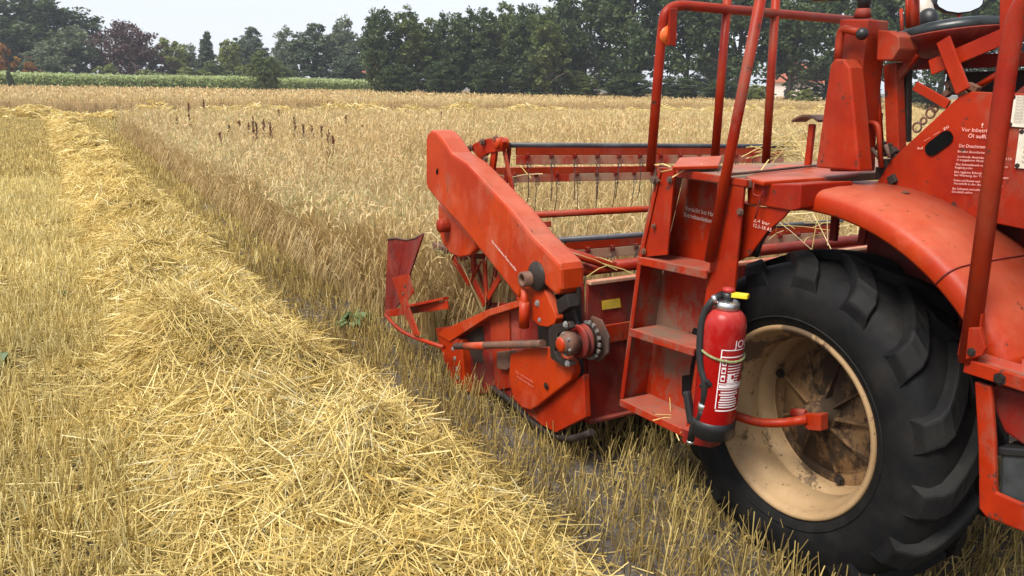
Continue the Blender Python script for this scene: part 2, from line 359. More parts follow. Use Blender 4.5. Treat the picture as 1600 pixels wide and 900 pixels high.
# ------------------------------------------------------------------ stubble
def make_stubble():
    B = Bulk()
    def rows(x0, x1, y0, y1, per_m, rad, hgt, sides, lean=.13, jit=.018, tone=.56):
        n = int((x1 - x0) / .125 * (y1 - y0) * per_m)
        r = np.floor(RNG.uniform(x0 / .125, x1 / .125, n)) * .125
        y = RNG.uniform(y0, y1, n); cl = np.round(y / .06 + fbm(y * 3, r * 5) * 2) * .06; y = np.where(RNG.random(n) < .6, cl + RNG.normal(0, .016, n), y)
        x = r + RNG.normal(0, jit, n) + .03 * np.sin(y * .5)
        keep = in_view(x, y, 4) & (fbm(x * 1.8, y * .9, _T2) > .27 + .14 * RNG.random(n))
        keep &= ~((x > CROP_X + .05) & (y > KNIFE_Y) & (y < CROSS_Y0)) 
        keep &= ~((x > HEAD_X1) & (y < CROSS_Y0))
        x, y = x[keep], y[keep]; n = len(x)
        h = hgt * RNG.uniform(.5, 1.2, n); L = RNG.normal(0, lean, (n, 2)) * h[:, None] * 2 + np.array([.1, -.35]) * h[:, None] * RNG.uniform(0, .6, (n, 1))
        # flattened by the wheel track
        p0 = np.stack([x, y, np.full(n, -.03)], 1); p2 = p0 + np.stack([L[:, 0], L[:, 1], h + .03], 1)
        P = np.stack([p0, p2], 1); B.add(P, np.stack([np.full(n, rad), np.full(n, rad * .85)], 1) * RNG.uniform(.7, 1.25, (n, 1)), np.clip(RNG.normal(tone, .22, n), 0, 1), sides)
        # dead leaf sheath beside some stalks
        k = RNG.random(n) < .45; q = p0[k]; m_ = len(q); e = q + np.stack([RNG.normal(0, .05, m_), RNG.normal(0, .05, m_), RNG.uniform(.02, .14, m_)], 1); mid = (q + e) / 2 + np.array([0, 0, .05])
        B.add(np.stack([q, mid, e], 1), np.tile([rad * .9, rad * 1.3, rad * .3], (m_, 1)), np.clip(RNG.normal(.35, .2, m_), 0, 1), 2)
    rows(-2.0, .7, 1.2, 8.5, 210, .0026, .15, 3, jit=.03, tone=.82)
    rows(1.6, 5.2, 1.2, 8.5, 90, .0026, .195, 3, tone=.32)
    rows(-2.0, .7, 8.5, 18, 130, .0044, .15, 2, jit=.03, tone=.82)
    rows(1.6, 2.4, 8.5, 18, 60, .0042, .17, 2)
    rows(-3.0, 2.4, 18, 46, 45, .0085, .17, 2)
    x, y = scatter(-3, 90, CROSS_Y0, CROSS_Y1, 14); n = len(x); x2, y2 = scatter(2.2, 14, CROSS_Y0 - 1, CROSS_Y1, 60); x = np.concatenate([x, x2]); y = np.concatenate([y, y2]); n = len(x)
    P = np.stack([x, y, np.zeros(n)], 1); B.add(np.stack([P, P + np.stack([RNG.normal(0, .05, n), RNG.normal(0, .05, n), RNG.uniform(.1, .2, n)], 1)], 1), np.full((n, 2), .012), RNG.random(n), 2)
    # cut straw lying between the rows on the already harvested side
    for (ya, yb, dn, rd) in ((1.5, 9, 1100, .0024), (9, 20, 460, .0045), (20, 44, 160, .009)):
        x, y = scatter(-2.2, .6, ya, yb, dn); n = len(x); a = RNG.uniform(0, 2 * math.pi, n); l = RNG.uniform(.06, .26, n); z = np.abs(RNG.normal(.02, .03, n)); D = np.stack([np.cos(a) * l, np.sin(a) * l, RNG.normal(0, .03, n)], 1) / 2; P0 = np.stack([x, y, z], 1)
        P = np.stack([P0 - D, P0 + D], 1); P[..., 2] = np.maximum(P[..., 2], .004); B.add(P, np.full((n, 2), rd), RNG.uniform(.45, 1, n), 2 if ya > 8 else 3)
    # loose chaff on the soil
    x, y = scatter(-1.5, 5, 1.2, 9, 260); n = len(x); a = RNG.uniform(0, 2 * math.pi, n); l = RNG.uniform(.02, .12, n); z = RNG.uniform(.0, .03, n)
    P0 = np.stack([x, y, z], 1); P1 = P0 + np.stack([np.cos(a) * l, np.sin(a) * l, RNG.normal(0, .012, n)], 1)
    B.add(np.stack([P0, P1], 1), np.full((n, 2), .0024), RNG.random(n) * .8, 3)
    tag(B.build('stubble', 'stubble'), 'rows of short cut straw stubble standing in the soil', 'stubble', kind='stuff')
make_stubble()

# ------------------------------------------------------------------ windrow of straw
WC = lambda y: .97 + .05 * np.sin(y * .7) + .04 * np.sin(y * 1.9 + 1)
def wr_height(x, y):
    hw = .70 + .10 * (vnoise(y * 1.1, y * 0 + 5.) - .5) * 2; d = np.abs(x - WC(y)) / hw
    prof = np.clip(1 - d ** 2.6, 0, 1) ** .8
    lump = .25 + 1.0 * fbm(x * 1.7 + 3, y * 1.5) + .7 * np.clip(fbm(x * 3.1 + 11, y * 2.6, _T2) - .42, 0, 1) * 2
    return .35 * prof * lump
def make_windrow():
    nx, ny = 40, 200; xs = np.linspace(.15, 2.15, nx); ys = np.concatenate([np.linspace(.6, 9, 120), np.linspace(9.3, 44, 80)])
    X, Y = np.meshgrid(xs, ys); Z = wr_height(X, Y) - .035
    V = np.stack([X, Y, Z], -1).reshape(-1, 3)
    F = [[j * nx + i, j * nx + i + 1, (j + 1) * nx + i + 1, (j + 1) * nx + i] for j in range(ny - 1) for i in range(nx - 1)]
    me = bpy.data.meshes.new('straw_bed'); me.from_pydata(V.tolist(), [], F); me.materials.append(M['straw_bed']); me.polygons.foreach_set('use_smooth', np.ones(len(F), bool))
    root = link('straw_windrow', me, Vector((0, 0, 0)))
    tag(root, 'long golden windrow of loose cut straw running up the field beside the uncut crop', 'straw', kind='stuff')
    B = Bulk()
    def lay(y0, y1, dens, rad, lmin, lmax, sides, up=.05, lift=(.0, .07), segs=3):
        n = int(1.75 * (y1 - y0) * dens); y = RNG.uniform(y0, y1, n); x = WC(y) + np.clip(RNG.normal(-.02, .44, n), -.9, .80)
        h = wr_height(x, y); k = in_view(x, y, 4) & ((h > .015) | (RNG.random(n) < np.where(x < WC(y), .35, .10))); x, y, h = x[k], y[k], h[k]; n = len(x)
        # tangle direction varies in patches so that swirls and combed tufts form
        a = fbm(x * 1.3 + 20, y * 1.3) * 9 + RNG.normal(0, .75, n); l = RNG.uniform(lmin, lmax, n)
        dx, dy = np.cos(a) * l / 2, np.sin(a) * l / 2
        z0 = wr_height(x - dx, y - dy); z1 = wr_height(x + dx, y + dy); off = RNG.uniform(lift[0], lift[1], n) - .02; tilt = RNG.normal(0, up, n)
        A = np.stack([x - dx, y - dy, np.maximum(np.minimum(z0, h + .05), h - .09) + off - tilt], 1); C = np.stack([x + dx, y + dy, np.maximum(np.minimum(z1, h + .05), h - .09) + off + tilt], 1)
        Bm = (A + C) / 2; Bm[:, 2] = np.maximum(Bm[:, 2], h + off * .8) ; Bm[:, :2] += RNG.normal(0, .012, (n, 2))
        A[:, 2] = np.maximum(A[:, 2], .006); C[:, 2] = np.maximum(C[:, 2], .006)
        P = np.stack([A, Bm, C], 1) if segs == 3 else np.stack([A, C], 1)
        B.add(P, np.full((n, P.shape[1]), rad) * RNG.uniform(.6, 1.3, (n, 1)), np.clip(RNG.beta(3.2, 2, n) + (fbm(x * .9, y * .9, _T2) - .5) * .35, 0, 1), sides)
    lay(1.4, 6.5, 5200, .0021, .10, .36, 3)
    lay(1.4, 6.5, 520, .0026, .25, .5, 3, up=.07, lift=(.03, .12))
    lay(6.5, 12, 2400, .0030, .12, .38, 3, segs=2); lay(6.5, 12, 800, .0034, .2, .45, 2)
    lay(12, 20, 1300, .0050, .15, .45, 2); lay(20, 44, 650, .0095, .2, .55, 2)
    # leafy chaff
    y = RNG.uniform(1.4, 9, 16000); x = WC(y) + RNG.normal(0, .4, 16000); h = wr_height(x, y); k = (h > .03) & in_view(x, y); x, y, h = x[k], y[k], h[k]; n = len(x)
    P0 = np.stack([x, y, h + RNG.uniform(-.02, .03, n)], 1); D = RNG.normal(0, .05, (n, 3)) * [1, 1, .4]
    B.add(np.stack([P0, P0 + D, P0 + D * 1.8 - [0, 0, .015]], 1), np.tile([.001, .005, .001], (n, 1)), RNG.uniform(.2, .85, n), 2)
    o = B.build('loose_straw', 'straw', root); o['kind'] = 'stuff'
    # second windrow across the far end of the standing crop
    C_ = Bulk(); n = 22000; x = RNG.uniform(-6, 88, n); y = 44.0 + RNG.normal(0, .6, n); hh = 1.25 * (.42 + .35 * fbm(x * .5, x * 0 + 2)) * np.exp(-((y - 44) / .8) ** 2) * (.5 + .6 * vnoise(x * .8, x * 0 + 9))
    k = in_view(x, y); x, y, hh = x[k], y[k], hh[k]; n = len(x); a = RNG.uniform(0, 6.28, n); l = RNG.uniform(.1, .3, n)
    P = np.stack([x, y, hh * RNG.uniform(.2, 1.1, n)], 1); D = np.stack([np.cos(a) * l, np.sin(a) * l, RNG.normal(0, .06, n)], 1)
    C_.add(np.stack([P - D, P + D], 1), np.full((n, 2), .022), RNG.uniform(.4, 1, n), 2)
    tag(C_.build('far_straw_windrow', 'straw'), 'distant bright yellow straw windrow crossing behind the standing crop', 'straw', kind='stuff')
make_windrow()

# ------------------------------------------------------------------ standing crop
def crop_stalks(B, x, y, hgt, rw, ear, leaf=True, seg=3, lean=.1, edge=True):
    n = len(x); h = hgt * (RNG.normal(1, .085, n) + (fbm(x * .55, y * .55) - .5) * .26); wl = (fbm(x * .5 + 9, y * .5, _T2) - .5) * .5
    lx = RNG.normal(0, lean, n) + wl * .5 - .03; ly = RNG.normal(0, lean, n) - .08 + wl * .3
    if edge: 
        e = np.clip(1 - (x - CROP_X) / .5, 0, 1) * ((y < CROSS_Y0) & (y > 6.6)); lx -= e * .14 * RNG.random(n)
    p0 = np.stack([x, y, np.zeros(n)], 1); p1 = p0 + np.stack([lx * .25 * h, ly * .25 * h, h * .55], 1); p2 = p0 + np.stack([lx * h, ly * h, h * .98], 1)
    col_ = np.clip(RNG.normal(.55, .2, n) + (fbm(x * .4, y * .4, _T2) - .5) * .5, 0, .95)
    col_ = np.where(RNG.random(n) < .03, 1.0, col_)
    B.add(np.stack([p0, p1, p2], 1), np.tile([rw, rw * .9, rw * .6], (n, 1)), col_ * .85, 2)
    # drooping ear
    a = RNG.uniform(0, 6.28, n); dr = RNG.beta(1.6, 2.2, n); el = ear * RNG.uniform(.7, 1.45, n)
    q1 = p2 + np.stack([np.cos(a) * el * .45 * dr, np.sin(a) * el * .45 * dr, el * .45 * (1 - dr * .4)], 1)
    q2 = q1 + np.stack([np.cos(a) * el * .5 * (dr + .2), np.sin(a) * el * .5 * (dr + .2), el * (.5 - dr * .7)], 1)
    er = rw * 1.7; B.add(np.stack([p2, q1, q2], 1), np.tile([rw, er, rw * .5], (n, 1)), np.clip(col_ + .12, 0, 1), 2)
    if leaf:
        for _ in range(2):
            k = RNG.random(n) < .7; t = RNG.uniform(.25, .8, k.sum())[:, None]; s_ = p0[k] * (1 - t) + p2[k] * t; m_ = len(s_); a = RNG.uniform(0, 6.28, m_); l = RNG.uniform(.08, .2, m_)
            e1 = s_ + np.stack([np.cos(a) * l * .5, np.sin(a) * l * .5, l * .35], 1); e2 = s_ + np.stack([np.cos(a) * l, np.sin(a) * l, -l * .6], 1)
            B.add(np.stack([s_, e1, e2], 1), np.tile([rw * .8, rw * 1.3, rw * .3], (m_, 1)), np.clip(col_[k] - .15 + RNG.normal(0, .1, m_), 0, .95), 2)
def canopy(name, x0, x1, y0, y1, z, nx, ny, label, parent=None):
    xs = np.linspace(x0, x1, nx); ys = np.linspace(y0, y1, ny); X, Y = np.meshgrid(xs, ys); Z = z + (fbm(X * .55, Y * .55) - .5) * .2
    V = np.stack([X, Y, Z], -1).reshape(-1, 3); F = [[j * nx + i, j * nx + i + 1, (j + 1) * nx + i + 1, (j + 1) * nx + i] for j in range(ny - 1) for i in range(nx - 1)]
    # skirt down to the soil on the near and left sides
    b = len(V); sk = V[:nx].copy(); sk[:, 2] = 0; sl = V[::nx].copy(); sl[:, 2] = 0; V = np.concatenate([V, sk, sl])
    F += [[b + i, b + i + 1, i + 1, i] for i in range(nx - 1)] + [[b + nx + j + 1, b + nx + j, j * nx, (j + 1) * nx] for j in range(ny - 1)]
    me = bpy.data.meshes.new(name); me.from_pydata(V.tolist(), [], F); me.materials.append(M['crop_canopy']); me.polygons.foreach_set('use_smooth', np.ones(len(F), bool))
    o = link(name, me, Vector((0, 0, 0)), parent)
    if label: tag(o, label, 'crop', kind='stuff')
    return o
def crop_edge(y): return CROP_X + .05 * np.sin(y * 3) + .22 * np.clip((6.6 - y) / .5, 0, 1)
def make_crop():
    ok = lambda x, y: ((x > crop_edge(y) + .05 * RNG.random(len(x))) & (y > KNIFE_Y) & (y < CROSS_Y0) | (x > HEAD_X1) & (y > .5) & (y < CROSS_Y0))
    root = canopy('standing_crop', 3.2, 70, 9, CROSS_Y0 - .3, .55, 110, 40, 'pale ripe grain crop still standing ahead of the harvester')
    B = Bulk(); dist = lambda x, y: np.hypot(x, y)
    x, y = scatter(2, 12, .5, 12, 380, lambda x, y: ok(x, y) & (dist(x, y) < 10.5)); crop_stalks(B, x, y, .86, .0023, .11)
    x, y = scatter(2, 24, .5, 24, 200, lambda x, y: ok(x, y) & (dist(x, y) >= 10.2) & (dist(x, y) < 19)); crop_stalks(B, x, y, .86, .0036, .13, seg=2)
    x, y = scatter(2, 62, 1, 31, 75, lambda x, y: ok(x, y) & (dist(x, y) >= 18.5) & (dist(x, y) < 64)); crop_stalks(B, x, y, .86, .0062, .17, leaf=False)
    # extra stalks along the cut edge so that the wall of the crop is closed
    y = RNG.uniform(KNIFE_Y, CROSS_Y0, 9000); y = KNIFE_Y + (y - KNIFE_Y) * RNG.uniform(.2, 1, 9000); x = crop_edge(y) + RNG.exponential(.22, 9000); crop_stalks(B, x, y, .82, .0036, .10, lean=.13)
    o = B.build('crop_stalks', 'crop', root); o['kind'] = 'stuff'
    far = canopy('far_crop', -20, 130, CROSS_Y1 + .4, FAR_Y + 2, .72, 200, 70, 'browner standing crop in the far part of the field before the trees')
    B = Bulk()
    x, y = scatter(-6, 75, CROSS_Y1, CROSS_Y1 + 3, 60); crop_stalks(B, x, y, .9, .012, .16, leaf=False, edge=False)
    x, y = scatter(-6, 110, CROSS_Y1 + 3, 60, 9); crop_stalks(B, x, y, .9, .018, .18, leaf=False, edge=False)
    x, y = scatter(-8, 125, 60, FAR_Y + 1, 3.5); crop_stalks(B, x, y, .92, .03, .2, leaf=False, edge=False)
    o = B.build('far_crop_stalks', 'crop', far); o['kind'] = 'stuff'
    # maize behind, in front of the left hand trees
    root = None; B = Bulk()
    n = 15000; x = RNG.uniform(-9, 43, n); y = FAR_Y + 1.5 + RNG.exponential(5, n); k = in_view(x, y) & (y < 125); x, y = x[k], y[k]; n = len(x); h = RNG.normal(2.1, .1, n) + (fbm(x * .2, y * .2) - .5) * .25
    p0 = np.stack([x, y, np.zeros(n)], 1); p1 = p0 + np.stack([RNG.normal(0, .05, n), RNG.normal(0, .05, n), h], 1)
    B.add(np.stack([p0, p1], 1), np.full((n, 2), .02), RNG.random(n), 2)
    for q in range(5):
        t = RNG.uniform(.3, 1, n)[:, None]; s_ = p0 * (1 - t) + p1 * t; a = RNG.uniform(0, 6.28, n); l = RNG.uniform(.3, .7, n)
        e1 = s_ + np.stack([np.cos(a) * l * .5, np.sin(a) * l * .5, l * .35], 1); e2 = s_ + np.stack([np.cos(a) * l, np.sin(a) * l, l * .05], 1)
        B.add(np.stack([s_, e1, e2], 1), np.tile([.03, .055, .01], (n, 1)), np.clip(t[:, 0] * .8 + RNG.normal(0, .2, n), 0, 1), 2)
    tag(B.build('maize_field', 'corn_leaf'), 'light green strip of maize growing between the ripe crop and the left hand trees', 'maize', kind='stuff')
make_crop()
# ================================================================== combine harvester
HV = empty('combine_harvester', (3.3, 2.1, 0))
tag(HV, 'old orange red combine harvester with open platform, cutting header and big black front tyre', 'combine harvester')
def V3(*a): return Vector(a)
_bolt = {}
def bolt(p, ax, parent, r=.011, h=.008, mat='grey_metal'):
    key = (round(r, 4), ax, mat)
    if key not in _bolt:
        b = MB(); b.lathe((0, 0, 0), ax, [(.0001, 0), (r * 1.5, 0), (r * 1.5, h * .25), (r, h * .3), (r, h), (.0001, h)], 6, False); me = b.mesh('bolt'); me.materials.append(M[mat]); _bolt[key] = me
    return link('bolt', _bolt[key], Vector(p), parent)
def lettering(txt, size, o, xd, yd, parent, mat='white_print', name='lettering', width=None, spacing=1.0):
    cu = bpy.data.curves.new('lettering', 'FONT'); cu.body = txt; cu.size = size; cu.resolution_u = 2; cu.space_character = spacing
    ob = bpy.data.objects.new('tmp', cu); col.objects.link(ob); dg = bpy.context.evaluated_depsgraph_get(); dg.update()
    me = bpy.data.meshes.new_from_object(ob.evaluated_get(dg)); bpy.data.objects.remove(ob)
    xd = Vector(xd).normalized(); yd = Vector(yd); yd = (yd - xd * xd.dot(yd)).normalized(); zd = xd.cross(yd)
    sx = 1.0
    if width and len(me.vertices):
        w = max(v.co.x for v in me.vertices) - min(v.co.x for v in me.vertices); sx = width / w
    for v in me.vertices:
        q = v.co; v.co = xd * (q.x * sx) + yd * q.y + zd * .0
    me.materials.clear(); me.materials.append(M[mat]); me.name = name
    return link(name, me, Vector(o), parent)
NX = (-1, 0, 0)

# ---------------- header: side sheets
HX = 2.32
side = MB().prism(pX([(700, 535), (764, 493), (813, 473), (850, 468), (908, 442), (914, 655), (868, 676), (834, 654), (800, 622), (775, 611), (741, 618), (718, 614)], HX), (.02, 0, 0)).build('header_side_sheet', 'red_old', HV, .003)
MB().prism(pX([(684, 523), (690, 516), (762, 484), (813, 468), (815, 478), (764, 494), (702, 534)], HX - .07), (.075, 0, 0)).build('header_top_flange', 'red_orange', HV, .004)
post = MB().prism(pX([(680, 513), (692, 511), (716, 530), (722, 614), (706, 596), (692, 558)], HX - .06), (.06, 0, 0)).build('header_front_post', 'red', HV, .006)
for p in [(708, 545), (711, 560), (714, 576), (716, 590)]: bolt(onX(*p, HX - .06), NX, post)
fl = MB().prism(pX([(716, 532), (722, 531), (728, 614), (721, 614)], HX - .05), (.05, 0, 0)).build('header_post_edge', 'red_orange', HV, .002)
# grease patch round the knife drive
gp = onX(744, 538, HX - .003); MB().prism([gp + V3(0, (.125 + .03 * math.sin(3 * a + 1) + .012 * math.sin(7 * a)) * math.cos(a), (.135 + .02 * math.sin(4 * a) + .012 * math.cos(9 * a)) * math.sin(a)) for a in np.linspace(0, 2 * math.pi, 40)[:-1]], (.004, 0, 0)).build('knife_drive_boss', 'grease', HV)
g = MB().tube([onX(712, 541, 2.2), onX(848, 537, 2.2)], .022, 14).build('knife_drive_shaft', 'rusty', HV)
MB().tube([onX(728, 541, 2.2), onX(758, 540, 2.2)], .024, 14).build('shaft_collar', 'red_orange', g)
# vertical bracket and dark flap in the middle of the side sheet
MB().prism(pX([(776, 550), (796, 548), (797, 575), (790, 578), (776, 576)], 2.27), (.05, 0, 0)).build('side_sheet_bracket', 'rusty', HV, .003)
MB().prism(pX([(763, 484), (795, 480), (797, 606), (775, 610)], 2.305), (.014, 0, 0)).build('side_sheet_panel', 'red', HV, .003)
# teardrop guard
gd = MB().prism(pX([(797, 553), (795, 585), (797, 605), (803, 624), (815, 637), (829, 641), (840, 634), (869, 611), (891, 594), (895, 583), (893, 566), (870, 546), (854, 543), (820, 545)], 2.235), (.055, 0, 0)).build('knife_drive_guard', 'red_orange', HV, .008, label='bright orange teardrop guard over the knife drive')
d_ = onX(850, 578, 2.2) - onX(810, 581, 2.2)
lettering('Nur mit laufendem', .02, onX(806, 582, 2.226), (0, -1, 0), (0, 0, 1), gd, 'faint_print', width=.19)
lettering('Keilriemen fahren', .02, onX(808, 590, 2.226), (0, -1, 0), (0, 0, 1), gd, 'faint_print', width=.18)
bolt(onX(853, 603, 2.226), NX, gd, .014, .006, 'grease')
MB().prism(pX([(812, 634), (834, 640), (874, 612), (912, 585), (915, 652), (868, 676), (846, 664), (826, 648)], 2.275), (.035, 0, 0)).build('skid_guard', 'red', HV, .004)
sk = MB(); ps = pX([(770, 606), (800, 628), (830, 658), (868, 684), (900, 686), (925, 675)], 2.30); sk.tube(arc_pts(ps, 4, .1), .02, 8); sk.build('skid_runner', 'grease', HV)
# dark sheet standing in for the shade in the gap behind the drive
MB().prism(pX([(838, 470), (905, 448), (912, 640), (880, 600), (842, 560)], 2.30), (.012, 0, 0)).build('drive_gap_shade', 'grease', HV)

# ---------------- knife drive pulley stack (axis along X)
pc = onX(874, 539, 2.14)
pl_ = MB().prism(pX([(856, 516), (862, 508), (888, 502), (893, 512), (872, 522), (866, 548), (872, 560), (892, 566), (893, 571), (880, 573), (860, 560)], 2.19), (.03, 0, 0)).build('bearing_bracket', 'grease', HV, .004)
for p in [(884, 507), (887, 568)]: bolt(onX(*p, 2.19), NX, pl_, .013, .01)
hb = MB().lathe((2.12, pc.y, pc.z), (1, 0, 0), [(.0001, .03), (.04, .03), (.046, .036), (.046, .05), (.06, .054), (.064, .062), (.064, .1), (.045, .105), (.045, .3)], 28).build('drive_hub', 'rusty', HV)
for k in range(6):
    a = k * math.pi / 3 + .3; bolt((2.172, pc.y + .054 * math.cos(a), pc.z + .054 * math.sin(a)), NX, hb, .006, .01)
MB().lathe((2.138, pc.y, pc.z), (1, 0, 0), [(.0001, 0), (.033, 0), (.038, .006), (.038, .02)], 20).build('hub_cap', 'red_orange', hb)
c2 = MB().lathe((2.25, pc.y, pc.z), (1, 0, 0), [(.046, 0), (.084, .0), (.088, .008), (.084, .018), (.066, .024), (.066, .03), (.084, .036), (.088, .046), (.046, .05)], 30).build('drive_pulley', 'red_old', HV)
spr = MB().lathe((2.315, pc.y, pc.z), (1, 0, 0), [(.05, 0), (.085, 0), (.085, .012), (.05, .012)], 30, False)
spm = spr.build('chain_sprocket', 'grease', HV)
for k in range(16):
    a = 2 * math.pi * k / 16; MB().box((2.321, pc.y + .092 * math.cos(a), pc.z + .092 * math.sin(a)), (.011, .02, .018), Matrix.Rotation(a, 3, 'X')).build('chain_link', 'grey_metal', spm)
fp = MB().prism([V3(2.36, pc.y + .12 * math.cos(R(a)), pc.z + .12 * math.sin(R(a))) for a in (20, 70, 110, 160, 200, 250, 290, 340)], (.012, 0, 0)).build('bearing_flange', 'rusty', HV, .003)
bel = MB(); bel.bar(onX(884, 432, 2.29), onX(906, 516, 2.29), .022, .018); bel.bar(onX(908, 560, 2.29), onX(888, 640, 2.29), .022, .018); bel.build('drive_belt', 'black_rubber', HV, .003)

# ---------------- header back wall, beam, auger trough
BY = onX(908, 600, HX).y
zt = onX(908, 442, HX).z
HR = 5.0
MB().prism([V3(HX + .02, BY, zt - .36), V3(HR, BY, zt - .38), V3(HR, BY, zt), V3(HX + .02, BY, zt)], (0, .02, 0)).build('header_back_sheet', 'red_old', HV, .003)
MB().box(((HX + HR) / 2 + .02, BY - .02, zt - .30), (HR - HX - .02, .05, .035)).build('back_sheet_rib', 'red', HV, .004)
MB().box(((HX + HR) / 2 + .01, BY - .012, zt + .01), (HR - HX, .04, .02)).build('back_sheet_top_flange', 'red_worn', HV, .004)
lb = onX(908, 512, HX).z; bb = onX(914, 664, HX).z
MB().prism([V3(HX + .02, BY - .03, bb), V3(HR, BY - .03, bb), V3(HR, BY - .03, lb), V3(HX + .02, BY - .03, lb)], (0, .02, 0)).build('header_lower_sheet', 'red_old', HV, .003)
MB().box(((HX + HR) / 2 + .01, BY - .035, bb + .008), (HR - HX - .03, .05, .016)).build('lower_sheet_lip', 'red_old', HV, .003)
MB().box(((HX + HR) / 2 + .01, BY - .04, lb - .035), (HR - HX - .03, .012, .10)).build('lower_sheet_band', 'red', HV, .003)
q = pY([(940, 470), (968, 466), (970, 480), (941, 484)], BY - .004); MB().prism(q, (0, -.003, 0)).build('yellow_warning_label', 'label_yellow', HV)
a_ = onY(943, 475, BY - .009)
for i in range(3): lettering(['Vor Arbeiten am Schneidwerk', 'Motor abstellen', 'Zinken nicht berühren'][i], .011, a_ - V3(-.01, 0, i * .016), (1, 0, 0), (0, 0, 1), HV, 'plate_print', width=.085 - .012 * (i == 1))
trough = MB(); tp = []
for k in range(9):
    a = R(200 + 140 * k / 8); tp.append((BY + .32 + .30 * math.cos(a), .52 + .36 * math.sin(a)))
for k in range(8):
    (y0, z0), (y1, z1) = tp[k], tp[k + 1]; trough.prism([V3(HX + .03, y0, z0), V3(HX + .03, y1, z1), V3(HR, y1, z1), V3(HR, y0, z0)], Vector((0, (z0 - z1), (y1 - y0))).normalized() * -.012)
trough.build('auger_trough', 'red_old', HV)
MB().box(((HX + HR) / 2, KNIFE_Y - .35, .20), (HR - HX - .06, 1.0, .015)).build('knife_table', 'rusty', HV)
MB().tube([V3(HX + .05, BY + .32, .52), V3(HR, BY + .32, .52)], .13, 16).build('header_auger', 'red_old', HV)
MB().prism([V3(HR, BY, .2), V3(HR, KNIFE_Y + .4, .2), V3(HR, KNIFE_Y + .4, .5), V3(HR, BY + .3, zt), V3(HR, BY, zt)], (.025, 0, 0)).build('header_side_sheet', 'red_old', HV, .003)
# top beam and diagonal stay
b0 = onX(884, 424, 2.40); b1 = V3(HR, b0.y, b0.z - .02)
MB().tube([b0, b1], .036, 14).build('header_top_beam', 'red', HV)
MB().tube([onX(866, 388, 2.36), onX(962, 417, 2.62)], .026, 12).build('diagonal_stay', 'red', HV)
MB().bar(onX(888, 402, 2.34), onX(902, 450, 2.34), .035, .03).build('beam_clamp', 'rusty', HV, .004)

# ---------------- reel drive cover
CX = 2.2
cv = MB().prism(pX([(665, 216), (668, 208), (673, 203), (680, 205), (690, 216), (704, 238), (714, 245), (728, 254), (798, 328), (830, 368), (866, 404), (873, 412), (876, 422), (876, 452), (873, 459), (868, 461), (861, 456), (851, 446), (842, 436), (833, 434), (815, 452), (809, 467), (760, 404), (716, 350), (684, 316), (667, 294), (665, 286)], CX), (.15, 0, 0)).build('reel_drive_cover', 'red_orange', HV, .018, label='long slanting orange cover over the reel drive')
a_ = onX(768, 378, CX - .004); b_ = onX(806, 424, CX - .004)
lettering('Nur mit laufendem Motor einstellen', .026, a_, b_ - a_, Vector((0, -.6, .8)), cv, 'white_print', width=(b_ - a_).length)
MB().ell(onX(683, 268, CX - .002), .006, .013, .022, rot=Matrix.Rotation(.3, 3, 'X')).build('cover_hole', 'slot_black', cv)
arm = MB().prism(pX([(806, 466), (818, 444), (834, 437), (850, 452), (866, 488), (869, 498), (866, 506), (855, 511), (842, 509), (832, 500)], CX + .012), (.05, 0, 0)).build('reel_arm_link', 'red_orange', HV, .005)
bolt(onX(840, 474, CX + .012), NX, arm, .014, .01); bolt(onX(843, 500, CX + .012), NX, arm, .01, .006)
st0 = onX(815, 437, CX - .06); stub = MB().lathe(st0, (1, 0, 0), [(.026, .03), (.026, 0), (.042, 0), (.042, .09), (.05, .095), (.05, .13)], 20).build('reel_shaft_stub', 'rusty', HV)
MB().lathe(onX(836, 432, CX - .012), (1, 0, 0), [(.0001, 0), (.075, .0), (.082, .01), (.082, .03)], 24).build('cover_opening', 'grease', cv)
q0 = onX(820, 452, 2.17); MB().tube([q0, V3(q0.x, q0.y, q0.z - .21)], .021, 12).build('stop_rod', 'red_orange', HV)
MB().tube([V3(q0.x, q0.y, q0.z - .07), V3(q0.x, q0.y, q0.z - .215)], .029, 14).build('stop_sleeve', 'red_orange', HV)
MB().prism(pX([(868, 470), (884, 460), (890, 480), (872, 492)], 2.2), (.06, 0, 0)).build('link_clamp', 'grease', HV, .004)

# ---------------- reel
rl = MB(); RCY, RCZ, RRAD = 4.42, .93, .71
tilt = lambda X: -.024 * (X - 2.5)
hp = MB().prism(pX([(684, 318), (700, 330), (720, 352), (740, 376), (742, 390), (733, 399), (718, 402), (703, 396), (692, 382), (685, 360)], 2.30), (.05, 0, 0)).build('reel_end_guard', 'red_orange', HV, .01)
cy_ = onX(700, 352, 2.30); MB().lathe(cy_ - V3(.07, 0, 0), (1, 0, 0), [(.0001, 0), (.04, 0), (.046, .01), (.046, .09)], 20).build('guard_boss', 'red', hp)
REEL = MB().tube([V3(2.42, RCY, RCZ), V3(4.95, RCY, RCZ + tilt(4.95))], .035, 12).build('reel', 'red_old', HV)
tine = MB(); pts = [V3(0, 0, 0)] + [V3(.012 * math.sin(t), -.016 + .016 * math.cos(t), -.012 - .0015 * t * .2 + .012 * math.cos(t) - .012) for t in np.linspace(0, 6.0, 9)] + [V3(0, -.006, -.08), V3(0, .004, -.2), V3(.002, .02, -.25)]
tine.tube(pts, .0032, 5); tine_me = tine.mesh('tine'); tine_me.materials.append(M['wire'])
clip = MB(); clip.box((0, -.006, .012), (.026, .018, .03)); clip.lathe((0, -.012, .012), (0, -1, 0), [(.0001, 0), (.009, 0), (.009, .01), (.0001, .01)], 6, False); clip_me = clip.mesh('tine_clip'); clip_me.materials.append(M['red_old'])
LX = 2.5
